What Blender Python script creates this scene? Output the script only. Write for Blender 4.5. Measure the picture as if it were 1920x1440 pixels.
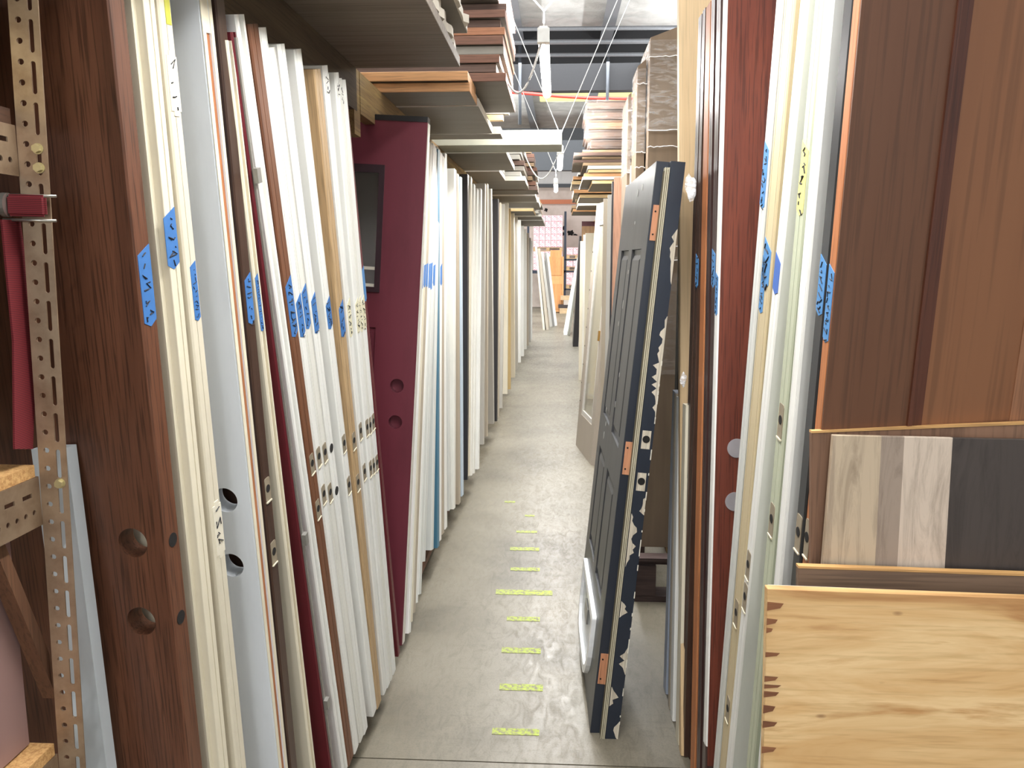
import bpy, bmesh, math, random
import numpy as np
from mathutils import Vector, Matrix
random.seed(7)
for o in list(bpy.data.objects): bpy.data.objects.remove(o)
SC = bpy.context.scene
COL = SC.collection
# ---------------------------------------------------------------- camera
F = 1540.0; VX = 1045.0; VY = 485.0; CZ = 1.62      # focal length (px), vanishing point of the aisle, eye height
yc = np.array([VX-960, 720-VY, -F]); yc /= np.linalg.norm(yc)
zc = np.array([0, -yc[2], yc[1]]); zc /= np.linalg.norm(zc)
xc = np.cross(yc, zc)
R = np.array([xc, yc, zc])                           # rows: world axes seen from the camera
cam = bpy.data.cameras.new('camera'); cam.sensor_width = 36; cam.lens = F/1920*36; cam.clip_start = .02; cam.clip_end = 200
camo = bpy.data.objects.new('camera', cam); COL.objects.link(camo)
camo.matrix_world = Matrix.Translation((0, 0, CZ)) @ Matrix([list(r) for r in R]).to_4x4()
SC.camera = camo
# ---------------------------------------------------------------- world, exposure, lights
w = bpy.data.worlds.new('world'); SC.world = w; w.use_nodes = True
w.node_tree.nodes['Background'].inputs[0].default_value = (.93, .96, 1, 1)
w.node_tree.nodes['Background'].inputs[1].default_value = .55
vs = SC.view_settings; vs.view_transform = 'Standard'; vs.look = 'None'; vs.gamma = 1; vs.use_curve_mapping = False
vs.exposure = 0.53
LAMPS = [(-.05, -4.8, 2.5), (-.05, -2.0, 2.5), (-.05, .8, 2.52), (-.065, 3.57, 2.54), (.015, 6.25, 2.42), (-.025, 9.3, 2.47)]
for i, (x, y, z) in enumerate(LAMPS):
    for nm, up in (('tube_light', 0), ('tube_uplight', 1)):
        l = bpy.data.lights.new(nm, 'AREA'); l.shape = 'RECTANGLE'; l.size = .05; l.size_y = 1.15; l.color = (1, .985, .955) if not up else (.97, .98, 1)
        l.energy = (60 if up else 27)*(.62 if 0 < y < 2 else 1 if y < 5 else 1.25)
        o = bpy.data.objects.new(nm, l); COL.objects.link(o); o.location = (x, y+.61, z-.06 if not up else z+.06); o.rotation_euler = (math.pi*up, 0, 0)
# skylight and far-end daylight, plus added fill lights out of view
def area(x, y, z, sx, sy, e, rot=(0, 0, 0), c=(.95, .98, 1)):
    l = bpy.data.lights.new('daylight_or_fill', 'AREA'); l.shape = 'RECTANGLE'; l.size = sx; l.size_y = sy; l.energy = e; l.color = c
    o = bpy.data.objects.new('daylight_or_fill', l); COL.objects.link(o); o.location = (x, y, z); o.rotation_euler = rot
area(0, -6, 2.6, 6, 4, 70, (math.radians(82), 0, 0))      # unseen fill light added behind the camera
area(0, 5, 5.3, 3, 12, 260)                               # unseen overhead fill added above the aisle
area(0, 22, 5.0, 6, 8, 480)
area(0, 14, 5.2, 3, 5, 420)  # unseen overhead fill added to brighten the far floor
area(-6, 21, 2.6, 4, 3, 420, (0, math.radians(-90), 0))     # daylight from the cross aisle at the far end
for x in (-3.8, 3.8): area(x, 11, 3.4, .3, 22, 1250, (math.pi, 0, 0))     # unseen up-facing lights added to brighten the roof
# ---------------------------------------------------------------- maths
CAM = np.array([0, 0, CZ])
def unit(v): return v/np.linalg.norm(v)
def ray(px, py): return R @ np.array([px-960, 720-py, -F])
def hit(px, py, P, N):
    r = ray(px, py); return CAM + r*(np.dot(np.array(P, float)-CAM, N)/np.dot(r, N))
def atZ(px, py, z): return hit(px, py, (0, 0, z), np.array([0, 0, 1.]))
def atX(px, py, x): return hit(px, py, (x, 0, 0), np.array([1., 0, 0]))
def atY(px, py, y): return hit(px, py, (0, y, 0), np.array([0, 1., 0]))
def proj(P):
    c = R.T @ (np.array(P, float)-CAM); return 960+F*c[0]/-c[2], 720-F*c[1]/-c[2]
ORD = 'first second third fourth fifth sixth seventh eighth ninth tenth eleventh twelfth thirteenth fourteenth fifteenth sixteenth seventeenth eighteenth nineteenth twentieth twenty-first twenty-second twenty-third twenty-fourth twenty-fifth twenty-sixth twenty-seventh twenty-eighth twenty-ninth thirtieth'.split()
# ---------------------------------------------------------------- materials
def srgb(r, g, b):
    f = lambda c: (c/255/12.92) if c/255 <= .04045 else ((c/255+.055)/1.055)**2.4
    return (f(r), f(g), f(b), 1)
def newmat(n, rough=.5, metal=0):
    m = bpy.data.materials.new(n); m.use_nodes = True; nt = m.node_tree; b = nt.nodes['Principled BSDF']
    b.inputs['Roughness'].default_value = rough; b.inputs['Metallic'].default_value = metal
    return m, nt, b
def coords(nt, scale):
    tc = nt.nodes.new('ShaderNodeTexCoord'); mp = nt.nodes.new('ShaderNodeMapping'); mp.inputs['Scale'].default_value = scale
    nt.links.new(tc.outputs['Object'], mp.inputs[0]); return mp
def noise(nt, mp, s, d=4, r=.55, dist=0):
    n = nt.nodes.new('ShaderNodeTexNoise'); n.inputs['Scale'].default_value = s; n.inputs['Detail'].default_value = d
    n.inputs['Roughness'].default_value = r; n.inputs['Distortion'].default_value = dist; nt.links.new(mp.outputs[0], n.inputs['Vector']); return n
def ramp(nt, src, stops):
    r = nt.nodes.new('ShaderNodeValToRGB'); e = r.color_ramp.elements
    while len(e) < len(stops): e.new(.5)
    for k, (p, c) in enumerate(stops): e[k].position = p; e[k].color = c
    nt.links.new(src, r.inputs[0]); return r
def mul(nt, a, b, fac=1, mode='MULTIPLY'):
    x = nt.nodes.new('ShaderNodeMix'); x.data_type = 'RGBA'; x.blend_type = mode; x.inputs[0].default_value = fac
    nt.links.new(a, x.inputs[6]); nt.links.new(b, x.inputs[7]); return x.outputs[2]
def bump(nt, b, src, st=.2, d=.002):
    n = nt.nodes.new('ShaderNodeBump'); n.inputs['Strength'].default_value = st; n.inputs['Distance'].default_value = d
    nt.links.new(src, n.inputs['Height']); nt.links.new(n.outputs[0], b.inputs['Normal'])
_c = {}
def paint(c, rough=.45, dirt=.05, sc=(1, 1, .25)):
    k = ('p', c, rough, dirt, sc)
    if k in _c: return _c[k]
    m, nt, b = newmat('paint', rough); mp = coords(nt, sc)
    n = noise(nt, mp, 7, 6, .65); col = srgb(*c)
    dk = tuple(v*(1-dirt*2.2) for v in col[:3])+(1,); lt = tuple(min(1, v*1.02) for v in col[:3])+(1,)
    r = ramp(nt, n.outputs[0], [(.28, dk), (.52, col), (.8, lt)])
    nt.links.new(r.outputs[0], b.inputs['Base Color']); _c[k] = m; return m
def wood(c1, c2, rough=.5, axis='z', s=1.0, pores=.5, dist=.6):
    k = ('w', c1, c2, rough, axis, s, pores, dist)
    if k in _c: return _c[k]
    m, nt, b = newmat('wood', rough)
    st = {'z': (1, 1, .06), 'x': (.06, 1, 1), 'y': (1, .06, 1)}[axis]
    mp = coords(nt, st); n = noise(nt, mp, 14*s, 5, .6, dist)
    r = ramp(nt, n.outputs[0], [(.3, srgb(*c2)), (.5, srgb(*[(a+b_)/2 for a, b_ in zip(c1, c2)])), (.68, srgb(*c1))])
    st2 = {'z': (1, 1, .03), 'x': (.03, 1, 1), 'y': (1, .03, 1)}[axis]
    mp2 = coords(nt, st2); n2 = noise(nt, mp2, 260*s, 2, .5)
    v = 1-pores*.6
    r2 = ramp(nt, n2.outputs[0], [(.36, (v, v, v, 1)), (.5, (1, 1, 1, 1))])
    nt.links.new(mul(nt, r.outputs[0], r2.outputs[0]), b.inputs['Base Color'])
    bump(nt, b, n2.outputs[0], .15, .001); _c[k] = m; return m
def plain(c, rough=.5, metal=0, name='plain'):
    k = ('c', c, rough, metal)
    if k in _c: return _c[k]
    m, nt, b = newmat(name, rough, metal); mp = coords(nt, (1, 1, 1)); n = noise(nt, mp, 30, 3)
    col = srgb(*c); r = ramp(nt, n.outputs[0], [(.3, tuple(v*.9 for v in col[:3])+(1,)), (.6, col)])
    nt.links.new(r.outputs[0], b.inputs['Base Color']); _c[k] = m; return m
def emit(c, s):
    m = bpy.data.materials.new('glow'); m.use_nodes = True; nt = m.node_tree; nt.nodes.clear()
    e = nt.nodes.new('ShaderNodeEmission'); e.inputs[0].default_value = c; e.inputs[1].default_value = s
    o = nt.nodes.new('ShaderNodeOutputMaterial'); nt.links.new(e.outputs[0], o.inputs[0]); return m
def clear(c=(.9, .9, .9, 1), a=.25, rough=.15):
    k = ('clr', c, a, rough)
    if k in _c: return _c[k]
    m, nt, b = newmat('clear_plastic', rough); b.inputs['Base Color'].default_value = c
    mp = coords(nt, (1, 1, 4)); n = noise(nt, mp, 9, 5, .7, 1.5)
    r = ramp(nt, n.outputs[0], [(.45, (a*.5,)*3+(1,)), (.62, (min(1, a*2.2),)*3+(1,))])
    nt.links.new(r.outputs[0], b.inputs['Alpha']); bump(nt, b, n.outputs[0], .9, .01); _c[k] = m; return m
# ---------------------------------------------------------------- mesh helpers
def link(name, me, mat, parent=None, M=None):
    o = bpy.data.objects.new(name, me); COL.objects.link(o)
    if mat is not None and not me.materials: me.materials.append(mat)
    if M is not None: o.matrix_world = M
    if parent is not None: o.parent = parent; o.matrix_parent_inverse = Matrix()
    return o
def tag(o, label, cat, group=None, kind=None):
    if label: o['label'] = label
    if cat: o['category'] = cat
    if group: o['group'] = group
    o['kind'] = kind or 'thing'
    return o
def mesh_from(bm, name='m', smooth=False):
    bmesh.ops.recalc_face_normals(bm, faces=bm.faces)
    me = bpy.data.meshes.new(name); bm.to_mesh(me); bm.free()
    if smooth:
        for p in me.polygons: p.use_smooth = True
    return me
def add_box(bm, x0, x1, y0, y1, z0, z1, M=None):
    vs_ = [bm.verts.new(p) for p in ((x0,y0,z0),(x1,y0,z0),(x1,y1,z0),(x0,y1,z0),(x0,y0,z1),(x1,y0,z1),(x1,y1,z1),(x0,y1,z1))]
    for f in ((0,1,2,3),(4,5,6,7),(0,1,5,4),(1,2,6,5),(2,3,7,6),(3,0,4,7)): bm.faces.new([vs_[k] for k in f])
    if M is not None: bmesh.ops.transform(bm, matrix=M, verts=vs_)
    return vs_
def add_prism(bm, pts, z0, z1, M=None):
    a = [bm.verts.new((p[0], p[1], z0)) for p in pts]; b = [bm.verts.new((p[0], p[1], z1)) for p in pts]
    bm.faces.new(a); bm.faces.new(b); n = len(pts)
    for k in range(n): bm.faces.new((a[k], a[(k+1) % n], b[(k+1) % n], b[k]))
    if M is not None: bmesh.ops.transform(bm, matrix=M, verts=a+b)
def add_cyl(bm, p, r, h, axis='z', seg=24, r2=None):
    M = {'z': Matrix(), 'x': Matrix.Rotation(math.pi/2, 4, 'Y'), 'y': Matrix.Rotation(-math.pi/2, 4, 'X')}[axis]
    bmesh.ops.create_cone(bm, cap_ends=True, segments=seg, radius1=r, radius2=r if r2 is None else r2, depth=h, matrix=Matrix.Translation(p) @ M)
def add_tube(bm, pts, r, seg=8):
    rings = []
    P = [Vector(p) for p in pts]
    for i, p in enumerate(P):
        d = (P[min(i+1, len(P)-1)]-P[max(i-1, 0)]).normalized()
        a = d.cross(Vector((0, 0, 1)) if abs(d.z) < .9 else Vector((1, 0, 0))).normalized(); b = d.cross(a)
        rings.append([bm.verts.new(p+a*r*math.cos(t)+b*r*math.sin(t)) for t in [2*math.pi*k/seg for k in range(seg)]])
    for i in range(len(rings)-1):
        for k in range(seg): bm.faces.new((rings[i][k], rings[i][(k+1) % seg], rings[i+1][(k+1) % seg], rings[i+1][k]))
    bm.faces.new(rings[0]); bm.faces.new(rings[-1][::-1])
def cut(o, cb, solver='EXACT'):
    me = mesh_from(cb); c = bpy.data.objects.new('cutter', me); COL.objects.link(c); c.matrix_world = o.matrix_world.copy()
    md = o.modifiers.new('b', 'BOOLEAN'); md.object = c; md.operation = 'DIFFERENCE'; md.solver = solver
    bpy.context.view_layer.update(); dg = bpy.context.evaluated_depsgraph_get()
    nm = bpy.data.meshes.new_from_object(o.evaluated_get(dg)); o.modifiers.clear(); old = o.data; o.data = nm
    bpy.data.objects.remove(c); bpy.data.meshes.remove(me)
def box(name, x0, x1, y0, y1, z0, z1, mat, parent=None, bev=0):
    """a box whose origin sits at its own corner"""
    bm = bmesh.new(); add_box(bm, 0, x1-x0, 0, y1-y0, 0, z1-z0)
    if bev: bmesh.ops.bevel(bm, geom=bm.edges[:], offset=bev, segments=1, affect='EDGES')
    return link(name, mesh_from(bm), mat, parent, Matrix.Translation((x0, y0, z0)))
# ---------------------------------------------------------------- setting
def M_floor():
    m, nt, b = newmat('concrete', .42); mp = coords(nt, (1, 1, 1))
    n = noise(nt, mp, 1.3, 8, .62, .3); r = ramp(nt, n.outputs[0], [(.3, srgb(100, 94, 81)), (.5, srgb(124, 117, 102)), (.7, srgb(138, 131, 116))])
    mp2 = coords(nt, (1, .35, 1)); n2 = noise(nt, mp2, 28, 6, .72, 1.2); r2 = ramp(nt, n2.outputs[0], [(.33, (.72, .71, .69, 1)), (.52, (1, 1, 1, 1))])
    n3 = noise(nt, mp, 160, 2); r3 = ramp(nt, n3.outputs[0], [(.36, (.86, .86, .85, 1)), (.5, (1, 1, 1, 1))])
    mp4 = coords(nt, (.5, 2.2, 1)); n4 = noise(nt, mp4, 6, 5, .7, 2.5); r4 = ramp(nt, n4.outputs[0], [(.3, (.8, .79, .76, 1)), (.46, (1, 1, 1, 1))])
    c = mul(nt, mul(nt, mul(nt, r.outputs[0], r2.outputs[0], .6), r3.outputs[0]), r4.outputs[0], .7)
    nt.links.new(c, b.inputs['Base Color'])
    rr = ramp(nt, n2.outputs[0], [(.3, (.55,)*3+(1,)), (.7, (.3,)*3+(1,))]); nt.links.new(rr.outputs[0], b.inputs['Roughness'])
    bump(nt, b, n2.outputs[0], .08, .002); return m
bm = bmesh.new()
# slabs of the floor with saw-cut joints between them
JY = [-8, 2.45, 16.6, 29]
for a, b_ in zip(JY[:-1], JY[1:]): add_box(bm, -9, 9, a+.003, b_-.003, -.2, 0)
add_box(bm, -9, 9, -8, 29, -.3, -.008)
tag(link('floor', mesh_from(bm), M_floor()), 'grey concrete warehouse floor with saw cut joints', None, kind='structure')
def M_wall():
    m, nt, b = newmat('old_plaster', .8); mp = coords(nt, (1, 1, 1)); n = noise(nt, mp, 1.2, 6, .6)
    r = ramp(nt, n.outputs[0], [(.3, srgb(188, 172, 160)), (.6, srgb(218, 204, 194))]); nt.links.new(r.outputs[0], b.inputs['Base Color']); return m
box('wall_back', -9, 9, 28, 28.2, 0, 6.2, M_wall())['kind'] = 'structure'
for nm, xx in (('wall_left', -9.2), ('wall_right', 9)): box(nm, xx, xx+.2, -8, 29, 0, 6.2, paint((190, 184, 176), .8))['kind'] = 'structure'
o = box('trim_1', -9, 9, 27.93, 28, 3.42, 3.56, plain((196, 120, 84))); o['kind'] = 'structure'
for k, (px, py, sx, sz) in enumerate([(1070, 437, .16, .12), (1058, 427, .06, .1), (1056, 438, .05, .08), (1079, 440, .1, .03), (1024, 394, .07, .06)]):
    p = atY(px, py, 28); bm = bmesh.new(); pts = []
    for j in range(11):
        a = 2*math.pi*j/11; q = random.uniform(.5, 1.25); pts.append((math.cos(a)*sx*q, math.sin(a)*sz*q))
    add_prism(bm, pts, 0, .01, Matrix.Rotation(math.pi/2, 4, 'X')); o = link('wall_hole', mesh_from(bm), plain((25, 22, 22), .9), None, Matrix.Translation((p[0], 27.995, p[2])))
    o['kind'] = 'structure'
# upper bands of the rear of the building
o = box('trim_2', -9, 9, 27.8, 27.95, 3.95, 4.06, plain((70, 72, 76))); o['kind'] = 'structure'
o = box('wall_upper', -9, 9, 27.85, 27.97, 4.06, 6.2, paint((196, 192, 190), .6)); o['kind'] = 'structure'
o = box('trim_3', -9, 9, 24.5, 24.8, 4.15, 5.33, plain((62, 64, 68), .7)); o['kind'] = 'structure'
o = box('trim_4', -9, 9, 16, 16.25, 4.72, 5.78, plain((34, 34, 36), .85)); o['kind'] = 'structure'
# roof: insulated sheets, purlins, skylight
def M_roof():
    m, nt, b = newmat('roof_insulation', .6); mp = coords(nt, (1, 1, 1)); n = noise(nt, mp, 2.2, 6, .65, .5)
    r = ramp(nt, n.outputs[0], [(.3, srgb(176, 174, 170)), (.6, srgb(206, 204, 200))]); nt.links.new(r.outputs[0], b.inputs['Base Color']); bump(nt, b, n.outputs[0], .6, .05); return m
RZ = 5.8
bm = bmesh.new(); add_box(bm, -9, 9, -8, 21.9, RZ, RZ+.1); add_box(bm, -9, 9, 23.1, 29, RZ, RZ+.1); add_box(bm, -9, -.5, 21.9, 23.1, RZ, RZ+.1)
o = link('ceiling', mesh_from(bm), M_roof()); o['kind'] = 'structure'
for k, (a, b_) in enumerate(((-.5, .83), (.97, 9))): o = box('window_%d' % (k+1), a, b_, 21.9, 23.1, RZ+.02, RZ+.06, emit((1, .93, .38, 1), 1.0)); o['kind'] = 'structure'
o = box('trim_8', .83, .97, 21.9, 23.1, RZ, RZ+.06, plain((90, 90, 92))); o['kind'] = 'structure'
MP = plain((118, 120, 124), .5, .3)
for k, x in enumerate((-7, -5.6, -4.2, -2.8, -.75, .85, 2.4, 4.2, 5.6, 7)):
    bm = bmesh.new(); add_box(bm, x-.04, x+.04, -8, 15.95, RZ-.22, RZ); add_box(bm, x-.11, x+.11, -8, 15.95, RZ-.235, RZ-.22)
    link('trim_5', mesh_from(bm), MP)['kind'] = 'structure'
    bm = bmesh.new(); add_box(bm, x-.04, x+.04, 16.3, 27.8, RZ-.22, RZ); add_box(bm, x-.11, x+.11, 16.3, 27.8, RZ-.235, RZ-.22)
    link('trim_5', mesh_from(bm), MP)['kind'] = 'structure'
for y, z in ((14.6, RZ-.3), (14.95, RZ-.42), (15.25, RZ-.36), (15.55, RZ-.5)):
    bm = bmesh.new(); add_tube(bm, [(-9, y, z), (9, y, z-.1)], .035); link('trim_6', mesh_from(bm, smooth=True), MP)['kind'] = 'structure'
for x in (-.72, .9):
    bm = bmesh.new(); add_tube(bm, [(x, 15.9, 5.5), (x, 15.9, 4.1)], .03); link('trim_7', mesh_from(bm, smooth=True), plain((70, 74, 80)))['kind'] = 'structure'
bm = bmesh.new(); add_tube(bm, [(-2+.5*k, 15.97, 4.75-.03*k+.02*math.sin(k)) for k in range(12)], .03); tag(link('air_hose', mesh_from(bm, smooth=True), plain((210, 60, 50))), 'red hose strung across the dark beam under the roof', 'hose')
# chalk marks
MY = newmat('lime_paint', .6)
m, nt, b = MY; mp = coords(nt, (1, 1, 1)); n = noise(nt, mp, 55, 5, .7); r = ramp(nt, n.outputs[0], [(.4, srgb(128, 122, 104)), (.56, srgb(172, 188, 72))]); nt.links.new(r.outputs[0], b.inputs['Base Color'])
marks = [(1371, 922, 1011, 12, 'nearest'), (1288, 936, 1018, 12, 'second nearest, solid'), (1219, 940, 1014, 10, 'third nearest'), (1160, 950, 1012, 8, 'fourth nearest, faded'), (1110, 929, 1036, 9, 'longest'), (1067, 957, 1012, 6, 'faint one just beyond the longest'), (1029, 956, 1011, 6, 'second beyond the longest'), (997, 968, 1007, 4, 'third beyond the longest, short'), (967, 984, 1002, 3, 'tiny one second from the far end'), (941, 946, 966, 3, 'farthest, barely visible')]
for y, a, b_, h, lab in marks:
    p = atZ(a, y+h/2, 0); q = atZ(b_, y+h/2, 0); p2 = atZ(a, y-h/2, 0)
    o = box('floor_mark', p[0], q[0], p[1], p2[1], .0005, .0015, MY[0]); tag(o, 'lime yellow painted dash across the concrete aisle, '+lab, 'floor mark', 'lime dashes down the aisle floor')
# ---------------------------------------------------------------- doors standing in the racks
SEAM = plain((120, 116, 110))
def profile(t, W, s, style):
    c = .003; pts = [(-W, 0), (-c, 0), (0, c)]
    def groove(y, w_, d): pts.extend([(0, y), (-d, y+.0004), (-d, y+w_-.0004), (0, y+w_)])
    if style == 'steel': groove(t*.14, .0024, .006); groove(t*.80, .0024, .006)
    elif style == 'jamb': groove(t*.30, t*.42, .012)
    elif style == 'lam': groove(t*.45, .002, .005)
    elif style == 'step':
        pts[:] = [(-W, 0), (-.014, 0), (-.014, t*.25), (-.001, t*.25), (0, t*.27)]; groove(t*.62, .003, .004)
    pts.extend([(0, t-c), (-c, t), (-W, t)])
    return [(x if s < 0 else -x, y) for x, y in pts]
def slab(P0, u, w_, n, t, W, L, s, mat, style='wood', name='door_slab'):
    """door standing on its corner P0; u up its edge, n through its thickness, w_ into the rack; local x<0 / >0 is into the rack"""
    X = -w_ if s < 0 else w_
    M = Matrix(((X[0], n[0], u[0], P0[0]), (X[1], n[1], u[1], P0[1]), (X[2], n[2], u[2], P0[2]), (0, 0, 0, 1)))
    bm = bmesh.new(); add_prism(bm, profile(t, W, s, style), 0, L)
    o = link(name, mesh_from(bm), mat, None, M); o['_t'] = t
    return o
INFO = {}
def edge_z(o, px, py):
    """height on a door's aisle edge where the line of sight through (px,py) meets it"""
    u, w_, n, P0, t = INFO[o.name]; Q = hit(px, py, P0, w_); return float(np.dot(Q-P0, u)), float(np.dot(Q-P0, n))
def mid_z(o, py):
    u, w_, n, P0, t = INFO[o.name]; lo, hi = -.3, 2.6
    for _ in range(40):
        m_ = (lo+hi)/2; y = proj(P0+u*m_+n*t/2)[1]
        if y > py: lo = m_
        else: hi = m_
    return lo
def standing(row, s, Xf, yaw, yA, yB, zb, foot_y=None, W=.76, L=2.03):
    """row entry: near px at yA, near px at yB, far px at yA, far px at yB, top px, material, style, label"""
    ym = (yA+yB)/2; th = math.radians(yaw); out = []
    for (nA, nB, fA, fB, ty, mat, style, label) in row:
        n_, f_ = (nA+nB)/2, (fA+fB)/2; X = Xf(n_); ex = np.array([1., 0, 0])
        w0 = np.array([s*math.cos(th), math.sin(th), 0]); A = hit(nA, yA, (X, 0, 0), ex); B = hit(nB, yB, (X, 0, 0), ex)
        u = unit(A-B); wv = unit(w0-u*np.dot(u, w0)); nn = np.cross(u, wv)*(-s); nn = nn if nn[1] > 0 else -nn
        P = hit(n_, ym, A, ex); Q = hit(f_, ym, P, wv); t = float(min(.06, max(.018, np.dot(Q-P, nn))))
        zf = zb
        if foot_y is not None:
            lo, hi = -.2, .6
            for _ in range(30):
                m_ = (lo+hi)/2
                if proj(B+u*(m_-B[2])/u[2])[1] > foot_y: lo = m_
                else: hi = m_
            zf = min(.26, max(.01, lo))
        P0 = B+u*(zf-B[2])/u[2]; Ld = L
        if ty is not None:
            lo, hi = 1.0, 3.0
            for _ in range(40):
                m_ = (lo+hi)/2
                if proj(P0+u*m_)[1] > ty: lo = m_
                else: hi = m_
            Ld = min(2.2, max(1.93, lo))
        Wd = W+random.uniform(-.04, .04)
        o = slab(P0, u, wv, nn, t, Wd, Ld, s, mat, style); INFO[o.name] = (u, wv, nn, P0, t)
        tag(o, label, 'door'); out.append(o)
        o['group'] = 'doors standing in the left rack' if s < 0 else 'doors standing in the right rack'
    return out
TAPE = plain((62, 118, 186), .6); TAPE2 = plain((84, 142, 200), .6); MASK = plain((226, 220, 190), .7)
DARK = plain((22, 19, 18), .8); INK = plain((30, 32, 44), .7); LIP = plain((236, 226, 200), .5)
def scribble(o, y0, y1, z0, z1, step, xoff, sx, amp=.35, mat=None, parent=None):
    """handwritten strokes down a tape or an edge"""
    bm = bmesh.new(); z = z1; wd = y1-y0; r = max(.0006, wd*.035)
    while z > z0:
        k = random.randint(2, 4); pts = [(sx*xoff, y0+wd*random.uniform(.15, .85), z-step*random.random()) for _ in range(k)]
        add_tube(bm, pts, r, 4); z -= step
    return link('handwriting', mesh_from(bm), mat or INK, parent or o)
def tape(o, py0, py1, frac=(.12, .92), mat=None, text=True, label=None):
    u, w_, n, P0, t = INFO[o.name]; z1, z0 = mid_z(o, py0), mid_z(o, py1); sx = 1 if w_[0] < 0 else -1
    y0, y1 = t*frac[0], t*frac[1]; h = .0009
    bm = bmesh.new(); sl = (y1-y0)*.5; M = Matrix()
    pts = [(y0, z0+sl*.4), (y0+(y1-y0)*.5, z0), (y1, z0+sl*.6), (y1, z1), (y0, z1-sl)]
    a = [bm.verts.new((0, p[0], p[1])) for p in pts]; b_ = [bm.verts.new((sx*h, p[0], p[1])) for p in pts]
    bm.faces.new(a); bm.faces.new(b_)
    for k in range(len(pts)): bm.faces.new((a[k], a[(k+1) % len(pts)], b_[(k+1) % len(pts)], b_[k]))
    tp = link('tape_label', mesh_from(bm), mat or TAPE, o)
    if label: tp['label'] = label
    if text: scribble(o, y0, y1, z0+(z1-z0)*.08, z1-(z1-z0)*.1, (y1-y0)*.42, h+.0006, sx, parent=tp)
    return tp
def latch(o, py, hh=.028, round_=False, lip=LIP):
    u, w_, n, P0, t = INFO[o.name]; z = mid_z(o, py); sx = 1 if w_[0] < 0 else -1
    bm = bmesh.new(); yc_ = t/2; hw = min(.0125, t*.36)
    if round_: add_cyl(bm, (0, yc_, z), .0125, .0016, 'x')
    else:
        pts = []
        for cx, cz, a0 in ((hw-.005, hh-.005, 0), (-hw+.005, hh-.005, 90), (-hw+.005, -hh+.005, 180), (hw-.005, -hh+.005, 270)):
            for k in range(4): a = math.radians(a0+30*k); pts.append((yc_+cx+.005*math.cos(a), z+cz+.005*math.sin(a)))
        a = [bm.verts.new((0, *p)) for p in pts]; b_ = [bm.verts.new((sx*.0012, *p)) for p in pts]
        bm.faces.new(a); bm.faces.new(b_)
        for k in range(len(pts)): bm.faces.new((a[k], a[(k+1) % len(pts)], b_[(k+1) % len(pts)], b_[k]))
    q = link('latch_mortise', mesh_from(bm), plain((150, 138, 118)) if not round_ else DARK, o); q['label'] = 'routed latch recess' if not round_ else 'round latch hole'
    if not round_:
        bm = bmesh.new(); add_cyl(bm, (sx*.0014, yc_, z+.003), .009, .0012, 'x', 16); link('latch_hole', mesh_from(bm), DARK, q)
        bm = bmesh.new(); add_box(bm, 0, sx*.003, yc_-hw, yc_+hw, z-hh-.001, z-hh+.002); link('mortise_lip', mesh_from(bm), lip, q)
# colours
WH = paint((240, 240, 236)); WH2 = paint((232, 231, 224)); CR = paint((230, 222, 200)); CR2 = paint((222, 214, 194)); BLW = paint((226, 232, 240), .4, .05)
GRY = paint((176, 172, 164)); GRW = paint((216, 218, 214)); TANW = wood((206, 176, 134), (176, 146, 108)); BRN = wood((140, 92, 62), (98, 60, 40)); DBR = wood((88, 64, 52), (58, 40, 32), .35)
BUR = paint((112, 50, 62), .38, .1); BUR2 = paint((100, 30, 40), .4); BLUE = paint((70, 120, 146)); LBL = paint((196, 212, 226)); BLK = paint((44, 42, 44), .35)
OAK = wood((126, 82, 60), (88, 54, 38), .42, 'z', 1.0, .8); TGR = paint((178, 166, 148)); YTN = paint((198, 172, 122)); MAH = wood((122, 62, 44), (94, 44, 32), .35, 'z', 1, .7, 1.0)
ORG = wood((196, 132, 84), (170, 104, 64)); OGR = paint((112, 104, 88), .5)
Xl = lambda x: float(np.interp(x, [277, 695], [-.67, -.59]))
lr = 'left rack, near end: '
ROW1 = [
 (224, 330, 255, 356, None, OAK, 'wood', 'brown oak grained door with two round bores in its face, nearest in the left rack'),
 (281, 382, 306, 411, None, CR, 'step', 'cream painted door with stepped edge right behind the brown oak door'),
 (317, 420, 344, 435, None, CR2, 'lam', 'cream slab door with handwriting panel on its edge, before the big white slab'),
 (394, 498, 415, 515, None, BLW, 'jamb', 'big pale white slab door with orange wood core showing in its open edge'),
 (424, 522, 439, 537, None, DBR, 'wood', 'dark brown stained door with blue tape and two latch recesses'),
 (439, 556, 445, 572, 75, CR, 'jamb', 'thin cream door jamb board leaning between dark brown and burgundy doors'),
 (453, 588, 456, 600, 60, BUR2, 'jamb', 'narrow dark red door with grey metal weatherstrip on its edge'),
 (466, 608, 483, 620, 27, WH, 'jamb', 'off-white door with long routed slot, its square top the highest of the leaning row'),
 (487, 622, 504, 636, 45, BRN, 'lam', 'medium brown wooden door with blue tape between two white doors'),
 (504, 637, 517, 650, 52, WH, 'steel', 'white door right behind the medium brown door'),
 (517, 650, 530, 661, 90, WH2, 'steel', 'white door with top a step lower, second behind the medium brown door'),
 (536, 661, 548, 671, 83, WH, 'lam', 'white door with round latch holes, third behind the medium brown door'),
 (565, 683, 577, 693, 93, WH, 'steel', 'white door showing a wide pale grey face, just before the tan door'),
 (596, 695, 611, 702, 130, TANW, 'lam', 'tan raw wood edged door standing among white ones'),
 (613, 710, 620, 719, 123, WH, 'steel', 'white door just past the tan one, masking tape written on'),
 (633, 719, 640, 726, 136, WH, 'steel', 'white door second past the tan one'),
 (640, 726, 645, 732, 147, WH2, 'lam', 'narrow white door third past the tan one'),
 (645, 732, 649, 742, 150, WH, 'steel', 'white door at the far end of the leaning row beside the gap'),
]
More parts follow.
